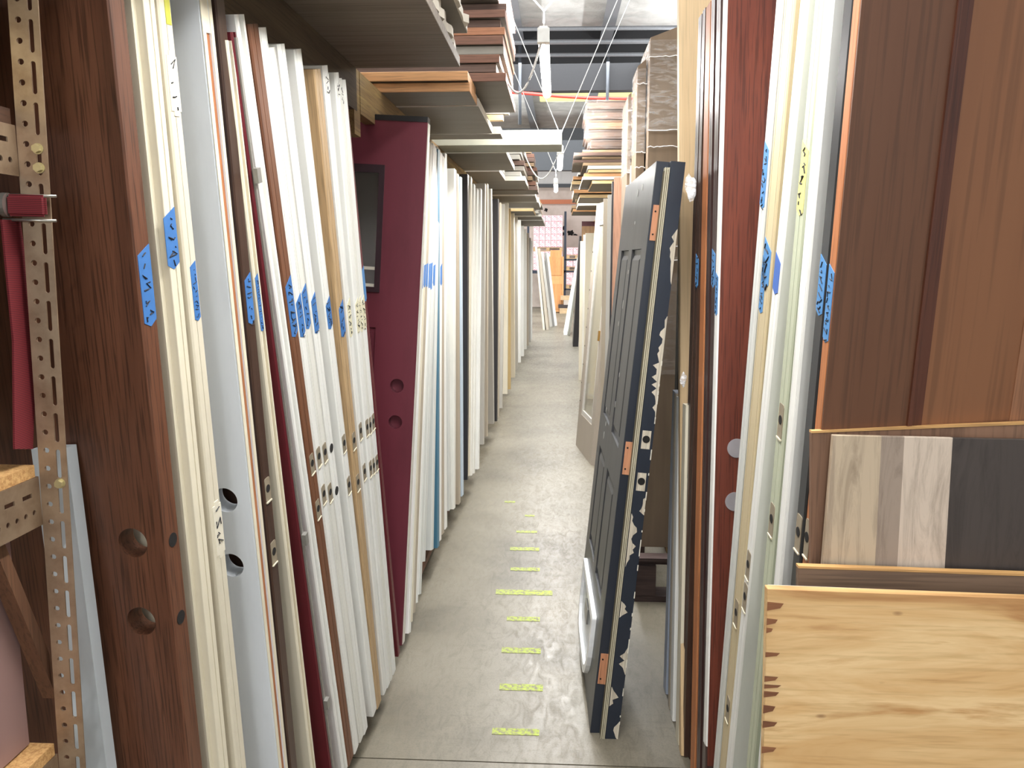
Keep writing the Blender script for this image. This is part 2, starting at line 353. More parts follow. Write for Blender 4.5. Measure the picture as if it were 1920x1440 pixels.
R1 = standing(ROW1, -1, Xl, 5, 200, 1200, .1)
(oak, crA, crB, big, dkb, thin, brg, gre, brw, w10, w11, w12, w13, tan, w15, w16, w17, w18) = R1
# thin dark red door behind the last white one, only its edge showing
R1b = standing([(648, 744, 654, 748, 158, BUR2, 'lam', 'dark red door edge showing just past the last white leaning door')], -1, lambda x: -.60, 5, 200, 1200, .1)
tape(R1b[0], 500, 565, mat=TAPE2, text=False)
for o, a, b_ in ((oak, 458, 612), (dkb, 512, 608), (brw, 520, 632), (w10, 553, 632), (w11, 535, 617), (w12, 551, 625), (w13, 559, 617), (tan, 565, 632)): tape(o, a, b_)
tape(crA, 388, 505); tape(crB, 490, 602, frac=(.35, .85)); tape(thin, 513, 620, frac=(.1, .6)); tape(gre, 515, 608, frac=(-.6, -.1), mat=MASK, text=False) if False else None
for o, a, b_ in ((w15, 560, 632), (w16, 560, 625), (w17, 556, 622), (w18, 555, 618)): tape(o, a, b_, mat=MASK, label='masking tape with handwriting')
for o, a, b_ in ((w15, 137, 175), (w16, 152, 182), (w17, 158, 198)): tape(o, a, b_, mat=plain((238, 238, 232)), label='white paper strip with handwriting')
for o, a, b_ in ((w10, 857, 927), (w11, 849, 924), (w13, 832, 910), (tan, 827, 905), (w15, 809, 885), (w16, 802, 879), (w17, 798, 874), (w18, 791, 868), (dkb, 918, 1036), (brw, 870, 955)):
    latch(o, a); latch(o, b_)
for o, a, b_ in ((w12, 840, 920), (oak, 1012, 1157)): latch(o, a, round_=True); latch(o, b_, round_=True)
# oak bores
def bore(o, pxs, r, depth, t):
    u, w_, n, P0, tt = INFO[o.name]; Xa = np.array(o.matrix_world.to_3x3().col[0]); cb = bmesh.new()
    for px, py in pxs:
        Q = hit(px, py, P0, n); x = float(np.dot(Q-P0, Xa)); z = float(np.dot(Q-P0, u)); add_cyl(cb, (x, depth/2-.01, z), r, depth+.02, 'y', 40)
    cut(o, cb)
bore(oak, [(249, 1018), (265, 1165)], .027, .08, .04); bore(big, [(422, 938), (434, 1060)], .0275, .08, .04)
u, w_, n, P0, t = INFO[big.name]
for a, b_ in ((0, t*.3), (t*.72, t)): bm = bmesh.new(); add_box(bm, 0, .0012, a+.0005, b_-.0005, .002, 2.0); q = link('edge_lipping', mesh_from(bm), CR, big); q['label'] = 'cream wood lipping'
# orange core strip in the big slab's edge, paper note panel on the cream door, weatherstrip
u, w_, n, P0, t = INFO[big.name]; z1 = edge_z(big, 393+14, 66)[0]
bm = bmesh.new(); add_box(bm, -.0118, -.003, t*.31, t*.71, 0, z1); q = link('wood_core', mesh_from(bm), ORG, big); q['label'] = 'orange bare wood core'
bm = bmesh.new(); add_box(bm, -.011, -.0006, t*.30, t*.72, z1, INFO and 2.03); link('edge_filler', mesh_from(bm), CR, big)
def note(o, py0, py1, f0=.15, f1=.95, txt=True):
    u, w_, n, P0, t = INFO[o.name]; z1, z0 = mid_z(o, py0), mid_z(o, py1)
    bm = bmesh.new(); add_box(bm, 0, .0012, t*f0, t*f1, z0, z1); bmesh.ops.bevel(bm, geom=[e for e in bm.edges if abs(e.verts[0].co.x-e.verts[1].co.x) > .0005], offset=.008, segments=4, affect='EDGES')
    q = link('edge_patch', mesh_from(bm), paint((230, 224, 206)), o)
    if txt: scribble(o, t*f0, t*f1, z0+.02, z1-.01, .022, .0022, 1, parent=q)
note(crB, 95, 218); note(crB, 940, 1045)
u, w_, n, P0, t = INFO[crB.name]; bm = bmesh.new(); add_box(bm, 0, .001, t*.45, t*.85, mid_z(crB, 45), mid_z(crB, -60)); q = link('tape_label', mesh_from(bm), plain((190, 190, 70)), crB); q['label'] = 'yellow tape strip'
u, w_, n, P0, t = INFO[brg.name]; bm = bmesh.new(); add_box(bm, -.004, .004, t*.35, t*.75, 0, 2.0)
for zz in (mid_z(brg, 1000), mid_z(brg, 1310), mid_z(brg, 315)): add_box(bm, .004, .014, t*.1, t*.95, zz-.03, zz)
q = link('weatherstrip', mesh_from(bm), plain((150, 148, 142), .4, .3), brg); q['label'] = 'grey metal weatherstrip'
tape(gre, 515, 608, frac=(-.2, .1), mat=MASK, text=False) if False else None
# ---- burgundy half-lite door, face to the aisle gap
def burgundy():
    s = -1; A = atZ(791+9, 265, 2.08); B = atZ(757, 1188, .08)
    B = np.array([-.616, 3.10, .07]); A = hit(800, 265, (0, 3.66, 0), unit(np.array([0, 1., .24]))) ; u = unit(A-B); L = float(np.linalg.norm(A-B)); L = 2.06
    w0 = np.array([-1, .03, 0]); wv = unit(w0-u*np.dot(u, w0)); nn = np.cross(u, wv); nn = nn if nn[1] > 0 else -nn
    o = slab(B, u, wv, nn, .044, .81, L, -1, BUR, 'wood', 'exterior_door'); INFO[o.name] = (u, wv, nn, B, .044)
    cb = bmesh.new()
    add_box(cb, -.67, -.165, -.01, .06, 1.43, 1.88)                      # glass opening
    for x0, x1 in ((-.36, -.165), (-.67, -.48)):
        add_box(cb, x0, x1, -.01, .012, .28, 1.28)
    for z in (.914, 1.058): add_cyl(cb, (-.07, 0, z), .027, .07, 'y', 32)
    add_cyl(cb, (-.085, .02, .66), .007, .02, 'y', 12)
    cut(o, cb)
    bm = bmesh.new()
    for x0, x1 in ((-.36, -.165), (-.67, -.48)):
        add_box(bm, x0+.018, x1-.018, .004, .011, .298, 1.262)
    link('raised_panel', mesh_from(bm), BUR, o)
    bm = bmesh.new(); add_box(bm, -.70, -.155, -.008, .002, 1.415, 1.895)
    for v in bm.verts: pass
    fr = link('glass_frame', mesh_from(bm), plain((52, 34, 40), .4), o); cb = bmesh.new(); add_box(cb, -.655, -.175, -.05, .05, 1.435, 1.865); fr.matrix_parent_inverse = Matrix(); bpy.context.view_layer.update(); cut(fr, cb)
    bm = bmesh.new(); add_box(bm, -.67, -.165, .020, .024, 1.435, 1.875); g, nt_, b_ = newmat('dark_glass', .08); b_.inputs['Base Color'].default_value = srgb(40, 46, 44); b_.inputs['Alpha'].default_value = .55
    link('glass_pane', mesh_from(bm), g, o)
    bm = bmesh.new(); add_box(bm, -.67, -.17, .002, .012, 1.50, 1.512); q = link('blind_rail', mesh_from(bm), plain((226, 222, 206)), o); q['label'] = 'upper white rail low in the glass'
    bm = bmesh.new(); add_box(bm, -.67, -.17, .002, .012, 1.435, 1.447); q = link('blind_rail', mesh_from(bm), plain((226, 222, 206)), o); q['label'] = 'lower white rail low in the glass'
    for z in (.914, 1.058): bm = bmesh.new(); add_cyl(bm, (-.07, .039, z), .03, .006, 'y', 24); q = link('bore_shade_disc', mesh_from(bm), DARK, o); q['label'] = 'dark disc standing in for the shade inside the bore'  # dark disc paints the shade inside each bore
    bm = bmesh.new(); add_box(bm, -.80, 0, -.002, .046, L, L+.02); q = link('top_cap', mesh_from(bm), plain((30, 28, 30)), o)
    bm = bmesh.new()
    add_box(bm, -.0005, .003, .006, .040, .003, L-.003); q = link('door_edge', mesh_from(bm), paint((226, 222, 212)), o); q['label'] = 'unpainted white edge'
    tag(o, 'burgundy half-glass exterior door, its face showing in the gap of the left rack', 'door', 'doors standing in the left rack')
    return o
burgundy()
# ---- second left row
ROW2 = [
 (792, 778, 797, 782, 259, 1188, WH, 'lam', 1), (797, 782, 801, 786, 262, 1167, CR2, 'steel', 1), (801, 786, 806, 790, 265, 1150, TGR, 'lam', 1), (806, 791, 809, 795, 268, 1131, WH, 'steel', 1),
 (809, 795, 814, 799, 271, 1115, GRW, 'lam', 1), (814, 800, 819, 811, 274, 1045, GRW, 'steel', 1), (819, 812, 820.5, 819, 276, 1032, GRW, 'lam', 0), (820.5, 820, 825, 824, 279, 1028, BLUE, 'wood', 0),
 (825, 824, 829, 829, 284, 1016, WH, 'lam', 1), (829, 829, 832, 834, 290, 1003, TGR, 'steel', 0), (832, 834, 836, 839, 294, 993, WH, 'steel', 0), (836, 841, 851, 850, 311, 958, GRW, 'steel', 0),
 (852, 851, 858, 859, 323, 955, WH2, 'lam', 0), (858, 860, 863, 865, 325, 946, TGR, 'lam', 0), (864, 866, 876, 876, 331, 931, LBL, 'steel', 0), (876.5, 876.5, 882, 878.5, 355, 900, BLK, 'wood', 0),
 (882, 879, 888, 884, 353, 893, CR2, 'lam', 0), (888, 884, 894, 889, 353, 892, WH2, 'lam', 0), (894, 889, 901, 897, 353, 888, WH2, 'steel', 0), (901, 897, 909, 906, 353, 880, WH, 'lam', 0),
 (909, 906, 914, 912, 346, 825, GRY, 'lam', 0), (914, 913, 920, 921, 353, 808, TGR, 'steel', 0), (922, 926, 933, 931, 384, 795, GRY, 'steel', 0), (934, 931, 938, 934, 388, 790, BLK, 'wood', 0),
 (938.5, 934, 945, 939, 399, 783, TGR, 'lam', 0), (945, 940, 952, 946, 404, 765, GRY, 'steel', 0), (952.5, 950, 956.5, 957, 406, 737, CR2, 'lam', 0), (957, 957, 963, 965, 409, 730, YTN, 'wood', 0),
 (964, 966, 970, 971, 411, 708, CR2, 'lam', 0), (970, 971, 976, 976, 417, 695, GRY, 'lam', 0), (976, 976, 982, 982, 425, 680, WH, 'steel', 0), (982, 982, 987, 987, 437, 668, WH, 'lam', 0),
 (987, 987, 991, 990, 440, 655, WH2, 'lam', 0), (991, 990.5, 995, 993.5, 446, 648, TGR, 'lam', 0), (995, 994, 998, 996.5, 450, 642, GRY, 'wood', 0), (998, 997, 1002, 1000, 455, 636, WH, 'wood', 0)]
cname = {id(WH): 'white', id(CR2): 'cream', id(TGR): 'greyish tan', id(GRW): 'pale grey', id(WH2): 'off-white', id(BLUE): 'teal blue', id(LBL): 'light blue-white', id(BLK): 'black', id(GRY): 'grey', id(YTN): 'yellowish tan'}
for k, (nA, nB, fA, fB, ty, by, mat, st, tp) in enumerate(ROW2):
    lab = f'{cname[id(mat)]} door in the left rack, {ORD[k] if k < 30 else ORD[k-30]} '+('past the burgundy door' if k < 30 else 'of the six at its far end')
    Xr = float(np.interp(nA, [791, 863, 905, 950, 1000], [-.61, -.575, -.54, -.50, -.49]))
    o = standing([(nA, nB, fA, fB, ty, mat, st, lab)], -1, lambda x: Xr, 3, 440, 840, .1, foot_y=by, L=2.03)[0]
    if tp: tape(o, 490+random.uniform(-2, 4), 538+random.uniform(-2, 6), text=False)
# ---------------------------------------------------------------- right rack, near part
Xr_ = lambda x: .43
PW = wood((226, 198, 156), (208, 176, 132), .55, 'z', .5, .2, 1.5)
PURP = wood((84, 60, 56), (52, 34, 32), .3, 'z', 1, .5)
RR = [
 (1614, 1549, 1601, 1534, None, ORG, 'wood', 'orange stained fir panel door, its wide face filling the right side'),
 (1599, 1533, 1583, 1517, None, paint((52, 54, 56), .3), 'wood', 'charcoal door edge directly behind the orange stained panel door'),
 (1562, 1499, 1547, 1483, None, WH, 'steel', 'white door with beige face, second behind the orange stained panel door'),
 (1545, 1480, 1530, 1463, None, paint((190, 196, 172)), 'lam', 'pale green door with steel latch strikes in its edge'),
 (1515, 1445, 1500, 1433, None, WH, 'lam', 'white door with grey-green face and bright blue tape near its top'),
 (1490, 1428, 1467, 1408, None, paint((206, 190, 154)), 'steel', 'tan edged door with two blue tapes and hinge gouges'),
 (1467, 1408, 1455, 1398, None, GRW, 'lam', 'pale grey door leaning just in front of the red wood grain door'),
 (1362, 1343, 1354, 1338, None, WH, 'wood', 'red-brown wood grain door with white edge and two round bores'),
 (1352, 1338, 1344, 1330, None, PURP, 'lam', 'dark walnut door edge right behind the red-brown grain door'),
 (1343, 1329, 1334, 1320, None, PURP, 'step', 'dark walnut door edge next to the narrow orange one'),
 (1333, 1318, 1327, 1306, None, ORG, 'wood', 'narrow orange wood door edge between dark walnut doors'),
 (1325, 1305, 1318, 1298, None, DBR, 'step', 'dark brown grained door edge past the narrow orange one'),
 (1317, 1297, 1311, 1290, None, DBR, 'lam', 'dark brown door edge beside the pale plywood board'),
]
R3 = standing(RR, 1, Xr_, 3, 0, 700, .003, L=2.35, W=.8)
for o, a, b_ in ((R3[5], 447, 540), (R3[6], 265, 392), (R3[1], 478, 592), (R3[0], 496, 642), (R3[7], 510, 592), (R3[11], 475, 540), (R3[8], 465, 540)): tape(o, a, b_, frac=(.1, .9), mat=TAPE2)
tape(R3[4], 475, 552, mat=plain((70, 110, 190)), text=False); tape(R3[3], 262, 405, mat=plain((214, 208, 140)), label='yellow masking tape with handwriting')
u, w_, n, P0, t = INFO[R3[5].name]
tape(R3[5], 482, 590, frac=(.5, .95), mat=TAPE2)
METAL = plain((170, 168, 158), .35, .8)
for o, ys in ((R3[3], (790, 975)), (R3[4], (1060, 1120)), (R3[0], (1010,)), (R3[1], (1000,)), (R3[6], ()), (R3[5], (1150, 1330))):
    for y in ys: latch(o, y, hh=.035)
# the red door's face, the orange door's panel moulding
def face_part(name, o, x0, x1, z0, z1, y0, y1, mat, label=None, bev=0):
    bm = bmesh.new(); add_box(bm, x0, x1, y0, y1, z0, z1)
    if bev: bmesh.ops.bevel(bm, geom=bm.edges[:], offset=bev, segments=1, affect='EDGES')
    q = link(name, mesh_from(bm), mat, o)
    if label: q['label'] = label
    return q
red = R3[7]; face_part('door_face', red, .004, .79, .001, 2.34, -.002, .0, MAH, 'red-brown wood grain face')
u, w_, n, P0, t = INFO[red.name]
bpy.context.view_layer.update()
for pxy in ((1378, 840), (1374, 940)):
    Q = hit(pxy[0]+3, pxy[1], P0, n); x = float(np.dot(Q-P0, np.array(red.matrix_world.to_3x3().col[0]))); z = float(np.dot(Q-P0, u))
    bm = bmesh.new(); add_cyl(bm, (x, -.003, z), .026, .003, 'y', 32); q = link('bore_hole', mesh_from(bm), plain((150, 146, 150)), red); q['label'] = 'round bore with grey seen through'
og = R3[0]; FIR = wood((136, 92, 62), (116, 74, 48), .5, 'z', .35, .35, .4)
face_part('stile', og, .0, .135, 0, 2.34, -.004, 0, wood((108, 72, 50), (94, 60, 40), .5, 'z', .6, .4), 'brown outer stile face')
for k, (a, b_, d) in enumerate(((.135, .142, -.006), (.142, .152, -.001), (.152, .160, .0),)):
    face_part('moulding', og, a, b_, 0, 2.34, d-.004, .0 if d < 0 else .001, wood((100, 58, 40), (80, 42, 28), .45))
face_part('centre_panel', og, .160, .30, 0, 2.34, -.0035, 0, FIR, 'orange fir panel')
face_part('stile', og, .30, .44, 0, 2.34, -.006, 0, wood((150, 106, 78), (132, 90, 64), .5))
# pale plywood board and white boards next in the row
def board(A0, A1, B0, B1, zb, X, mat, label, name='plywood_board', t=.02, cat='board', grp=None):
    pass
extra = standing([(1273, 1275, 1269, 1271.5, None, PW, 'wood', 'pale birch plywood board standing upright past the dark brown doors')], 1, lambda x: .42, 0, 0, 700, .003, L=2.9, W=.5)
pb = extra[0]
pb_u, pb_w, pb_n, pb_P, pb_t = INFO[pb.name]
wx = standing([
 (1281, 1275.5, 1273, 1266, None, CR, 'wood', 'cream board whose square foot ends just above the floor, first past the dark brown doors'),
 (1268, 1263, 1263, 1258, None, WH, 'lam', 'white board second past the dark brown doors'),
 (1262, 1257, 1259, 1253, None, TGR, 'lam', 'tan board edge third past the dark brown doors'),
 (1258, 1250, 1250, 1244, None, paint((168, 178, 196)), 'wood', 'blue-grey board standing just in front of the wrapped carton'),
], 1, lambda x: .42, 2, 1000, 1250, .003, L=1.15, W=.5)
# ---------------------------------------------------------------- leaning black doors
NAVY = newmat('navy_paint', .32)
m, nt, b = NAVY; mp = coords(nt, (1, 1, .5)); n = noise(nt, mp, 16, 8, .75, .6); r = ramp(nt, n.outputs[0], [(.0, srgb(26, 32, 44)), (.66, srgb(34, 42, 56)), (.69, srgb(210, 206, 190))]); nt.links.new(r.outputs[0], b.inputs['Base Color'])
NAVY2 = paint((34, 40, 52), .3, .08)
BFACE = wood((74, 74, 76), (56, 57, 60), .38, 'z', 1.2, .35, .8)
def frame(P0, P1, D, t):
    """P0 foot corner, P1 top corner of the same edge, D width direction"""
    u = unit(P1-P0); w_ = unit(D-u*np.dot(u, D)); n = np.cross(w_, u); return u, w_, n
Pn = atZ(1106, 1373, 0); Pf = atZ(1083, 1152, 0); D = unit(Pf-Pn)
Tn = None
def top_corner(P, px, py, D, L=2.03):   # top corner: on the sight line, one door length up the edge, square to the width
    best = None
    for k in range(1200):
        c = CAM+unit(ray(px, py))*(P[1]*.5+k*.005); e = abs(np.linalg.norm(c-P)-L)*3+abs(np.dot(c-P, D))
        if best is None or e < best[0]: best = (e, c)
    return best[1]
Tn = top_corner(Pn, 1231, 302, D); LB = float(np.linalg.norm(Tn-Pn))
u, w_, n = frame(Pn, Tn, D, .045)
Wb = .93
# local axes: x = width away from camera, y = thickness (towards the rack), z = up
def M_of(P0, w_, n, u): return Matrix(((w_[0], n[0], u[0], P0[0]), (w_[1], n[1], u[1], P0[1]), (w_[2], n[2], u[2], P0[2]), (0, 0, 0, 1)))
nb = n if n[0] > 0 else -n
bm = bmesh.new(); add_box(bm, 0, Wb, 0, .040, 0, LB)
blk = link('exterior_door', mesh_from(bm), BFACE, None, M_of(Pn, w_, nb, u)); bpy.context.view_layer.update()
cb = bmesh.new()
pan = [(.13, .38, 1.62, 1.62), (.13, .38, 1.02, 1.70), (.48, .73, 1.02, 1.70), (.13, .38, .38, .86), (.48, .73, .38, .86)]
pan = [(.13, .41, .98, 1.66), (.52, .80, .98, 1.66), (.13, .41, .42, .84), (.52, .80, .42, .84)]
for a, b_, c_, d_ in pan: add_box(cb, a, b_, -.01, .009, c_, d_)
cut(blk, cb)
bm = bmesh.new()
for a, b_, c_, d_ in pan:
    vs_ = add_box(bm, a+.02, b_-.02, .001, .0085, c_+.02, d_-.02)
    for v in vs_:
        if v.co.y < .004: v.co.x += .018 if v.co.x < (a+b_)/2 else -.018; v.co.z += .018 if v.co.z < (c_+d_)/2 else -.018
link('raised_panel', mesh_from(bm), BFACE, blk)
bm = bmesh.new(); add_box(bm, -.003, 0, .001, .039, 0, LB); q = link('hinge_edge', mesh_from(bm), NAVY2, blk); q['label'] = 'navy painted hinge edge'
for z in (1.74, .98, .24):
    bm = bmesh.new(); add_box(bm, -.006, -.003, .006, .039, z-.055, z+.055)
    q = link('hinge_recess', mesh_from(bm), wood((214, 156, 118), (184, 124, 90)), blk); q['label'] = 'bare wood hinge recess with screw holes'
    for dz, dy in ((.035, .014), (.0, .034), (-.036, .014)):
        bm = bmesh.new(); add_cyl(bm, (-.0065, dy, z+dz), .003, .002, 'x', 10); link('screw_hole', mesh_from(bm), DARK, q)
# pet door
bm = bmesh.new(); px0, px1, pz0, pz1 = .19, .80, .05, .335
def rrect(x0, x1, z0, z1, r, k=7):
    pts = []
    for cx, cz, a0, r in ((x1-.012, z1-.012, 0, .012), (x0+.012, z1-.012, 90, .012), (x0+r, z0+r, 180, r), (x1-r, z0+r, 270, r)):
        for j in range(k): a = math.radians(a0+90*j/(k-1)); pts.append((cx+r*math.cos(a), cz+r*math.sin(a)))
    return pts
def ring(bm, outer, inner, y0, y1):
    n_ = len(outer); rows_ = [[bm.verts.new((p[0], y, p[1])) for p in c] for c, y in ((outer, y0), (outer, y1), (inner, y1), (inner, y0))]
    for a in range(4):
        A_, B_ = rows_[a], rows_[(a+1) % 4]
        for k in range(n_): bm.faces.new((A_[k], A_[(k+1) % n_], B_[(k+1) % n_], B_[k]))
ring(bm, rrect(px0, px1, pz0, pz1, .17), rrect(px0+.035, px1-.035, pz0+.03, pz1-.03, .13), -.016, 0)
pf = link('pet_door', mesh_from(bm), plain((236, 238, 240), .3), blk); pf['label'] = 'white framed pet door'
bm = bmesh.new(); pts = rrect(px0+.045, px1-.045, pz0+.04, pz1-.04, .12); vv = [bm.verts.new((p[0], -.004, p[1])) for p in pts]; v2 = [bm.verts.new((p[0], -.001, p[1])) for p in pts]; bm.faces.new(vv); bm.faces.new(v2)
for k in range(len(pts)): bm.faces.new((vv[k], vv[(k+1) % len(pts)], v2[(k+1) % len(pts)], v2[k]))
link('flap', mesh_from(bm), plain((186, 192, 198), .25), pf)
bm = bmesh.new(); add_box(bm, .42, .54, -.012, -.004, .20, .26); link('flap_latch', mesh_from(bm), plain((120, 120, 118), .3), pf)
for k in range(11):
    x_, z_ = random.uniform(.05, .8), random.uniform(.5, 1.9); bm = bmesh.new(); add_cyl(bm, (0, 0, 0), .006, .001, 'y', 7); bmesh.ops.scale(bm, vec=(.7, 1, random.uniform(1, 3)), verts=bm.verts); bmesh.ops.translate(bm, vec=(x_, -.0006, z_), verts=bm.verts)
    link('paint_chip', mesh_from(bm), plain((214, 212, 206)), blk)
tag(blk, 'black panelled exterior door with white pet door leaning at the right of the aisle', 'door')
# second door behind it: navy with chipped edge
P2 = atZ(1134, 1384, 0); T2c = None
T2c = top_corner(P2, 1258, 302, D); LN = float(np.linalg.norm(T2c-P2))
u2, w2, n2 = frame(P2, T2c, D, .045); nb2 = n2 if n2[0] > 0 else -n2
bm = bmesh.new(); add_box(bm, 0, Wb, 0, .045, 0, LN); nv = link('exterior_door', mesh_from(bm), NAVY2, None, M_of(P2, w2, nb2, u2)); bpy.context.view_layer.update()
bm = bmesh.new(); add_box(bm, -.004, 0, .001, .044, 0, LN); q = link('lock_edge', mesh_from(bm), NAVY[0], nv); q['label'] = 'chipped navy lock edge'
# irregular patches of bare white where the paint has come off
def chips(par, spans, y0, y1, mat):
    for z0, z1, side in spans:
        bm = bmesh.new(); N = max(6, int((z1-z0)/.012)); a = []; c = []
        for k in range(N+1):
            z = z0+(z1-z0)*k/N; wgt = math.sin(math.pi*k/N)**.7*(y1-y0)*random.choice((.25, .4, .55, .8))*.8+.0008
            a.append((y1 if side else y0, z)); c.append((y1-wgt if side else y0+wgt, z+random.uniform(-.003, .003)))
        pts = a+c[::-1]
        A_ = [bm.verts.new((-.0045, p[0], p[1])) for p in pts]; bm.faces.new(A_)
        q = link('paint_chip', mesh_from(bm), mat, par); q['label'] = 'bare patch where paint has flaked off'
WOODB = wood((226, 220, 204), (186, 174, 154), .7)
chips(nv, [(1.12, 1.45, 1), (1.55, 1.72, 1), (.62, .8, 0), (.44, .50, 0), (.24, .34, 1), (.12, .19, 0), (.0, .07, 1), (.8, .86, 1)], .002, .044, WOODB)
for k in range(26): z = random.uniform(.05, 1.3); bm = bmesh.new(); add_box(bm, -.0046, -.004, .0415, .0448, z, z+random.uniform(.006, .03)); link('edge_chip', mesh_from(bm), plain((226, 222, 208)), nv)
for z in (1.05, .91):
    bm = bmesh.new(); add_box(bm, -.0056, -.004, .008, .036, z-.03, z+.03); q = link('latch_plate_recess', mesh_from(bm), WOODB, nv); q['label'] = 'bare wood latch recess'
    bm = bmesh.new(); add_cyl(bm, (-.006, .022, z+.002), .012, .002, 'x', 24); link('latch_hole', mesh_from(bm), DARK, q)
bm = bmesh.new()
for yy in (-.015, -.009, -.004): add_box(bm, -.006, .03, yy, yy+.0025, .0, LN-.02)
q = link('weatherstrip', mesh_from(bm), plain((206, 200, 176), .5), nv); q['label'] = 'cream weatherstripping along the edge'
bm = bmesh.new(); add_box(bm, -.003, .05, -.016, 0, .0, LN-.03); link('jamb_strip', mesh_from(bm), plain((120, 112, 90), .6), nv)
tag(nv, 'navy door with flaking paint on its lock edge, leaning behind the black pet door one', 'door')
# third, dark green-grey slabs further into the rack
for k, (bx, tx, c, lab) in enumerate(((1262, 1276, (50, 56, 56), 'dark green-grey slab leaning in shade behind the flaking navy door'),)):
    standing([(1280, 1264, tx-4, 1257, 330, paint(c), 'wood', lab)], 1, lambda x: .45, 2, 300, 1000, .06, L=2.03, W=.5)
# ---------------------------------------------------------------- cartons standing on a pallet
CARD = newmat('cardboard', .75)
m, nt, b = CARD; mp = coords(nt, (1, 1, .1)); n = noise(nt, mp, 12, 4); r = ramp(nt, n.outputs[0], [(.3, srgb(112, 95, 78)), (.6, srgb(130, 112, 92))]); nt.links.new(r.outputs[0], b.inputs['Base Color'])
def carton(x0, x1, y0, y1, z0, z1, label, slope=.06):
    bm = bmesh.new(); vs_ = add_box(bm, 0, x1-x0, 0, y1-y0, 0, z1-z0)
    for v in vs_:
        if v.co.z > .1: v.co.z += slope*v.co.x/(x1-x0)
    o = link('tall_carton', mesh_from(bm), CARD[0], None, Matrix.Translation((x0, y0, z0))); tag(o, label, 'carton', 'wrapped cartons standing on end')
    W_ = x1-x0; H = z1-z0
    bm = bmesh.new(); add_box(bm, -.004, W_+.004, -.006, y1-y0+.004, H*.83, H*.995)
    q = link('stretch_wrap', mesh_from(bm), clear(a=.14), o)
    bm = bmesh.new(); add_box(bm, -.004, W_+.004, -.006, y1-y0+.004, H*.58, H*.615); add_box(bm, -.004, W_+.004, -.006, y1-y0+.004, H*.36, H*.56); link('stretch_wrap', mesh_from(bm), clear(a=.08), o)
    for z in (H*.83, H*.80, H*.965, H*.585, H*.612):
        bm = bmesh.new(); add_tube(bm, [(-.005+(W_+.01)*k/12, -.009, z+random.uniform(-.004, .004)) for k in range(13)], .0022, 5)
        link('wrap_edge', mesh_from(bm), plain((236, 234, 232), .3), o)
    return o
carton(.41, .575, 3.9, 4.3, .22, 2.60, 'tall plastic wrapped brown carton standing on end, widest and nearest of the pair')
carton(.365, .403, 4.0, 4.24, .22, 2.5, 'narrower wrapped brown carton standing just left of the wide one', .03)
carton(.345, .359, 4.25, 4.6, .22, 2.42, 'thinnest wrapped carton at the left edge of the group', .01)
# pallet under them
o = bpy.data.objects.new('pallet', None); COL.objects.link(o); o.location = (.36, 3.75, 0); tag(o, 'dark wooden pallet under the tall wrapped cartons', 'pallet')
PAL = wood((92, 74, 70), (64, 50, 48), .8, 'x')
for k, x in enumerate((.02, .30)):
    bm = bmesh.new(); add_box(bm, x, x+.10, 0, .12, .03, .18); link('block', mesh_from(bm), PAL, o)
for k in range(2):
    bm = bmesh.new(); add_box(bm, 0, .55, .02+.5*k, .12+.5*k, .18, .2); link('deck_board', mesh_from(bm), PAL, o)
bm = bmesh.new(); add_box(bm, .0, .5, .0, .12, 0, .028); link('bottom_board', mesh_from(bm), PAL, o)
bm = bmesh.new(); add_box(bm, .02, .12, .5, .62, .0, .18); link('block', mesh_from(bm), PAL, o)
bm = bmesh.new(); add_box(bm, -.004, .55, -.01, .02, .205, .22); link('deck_board', mesh_from(bm), PAL, o)
# ---------------------------------------------------------------- right row beyond the cartons
def post(px0, px1, ty, Y, mat, label, W=.6, z0=0, t=.04, dx=0, name='door_slab'):
    """upright door whose face towards the viewer spans px0..px1 at depth Y"""
    a = atY(px0, ty, Y); b_ = atY(px1, ty, Y); bm = bmesh.new(); add_box(bm, 0, b_[0]-a[0], 0, t, 0, a[2]-z0)
    return tag(link(name, mesh_from(bm), mat, None, Matrix.Translation((a[0], Y, z0))), label, 'door', 'doors standing in the right rack')
post(1168, 1230, 316, 4.75, WH, 'white door standing in the right rack, top beside the wrapped cartons')
post(1152, 1225, 332, 4.85, wood((176, 136, 112), (150, 110, 88)), 'brown wood door standing just left of a white one behind the black door')
post(1148, 1222, 340, 4.92, BLK, 'thin black door edge standing left of the brown wood one')
post(1132, 1215, 372, 5.9, TGR, 'greyish tan door behind the white framed glass door')
post(1140, 1215, 365, 5.7, GRY, 'grey door standing behind the white framed glass door')
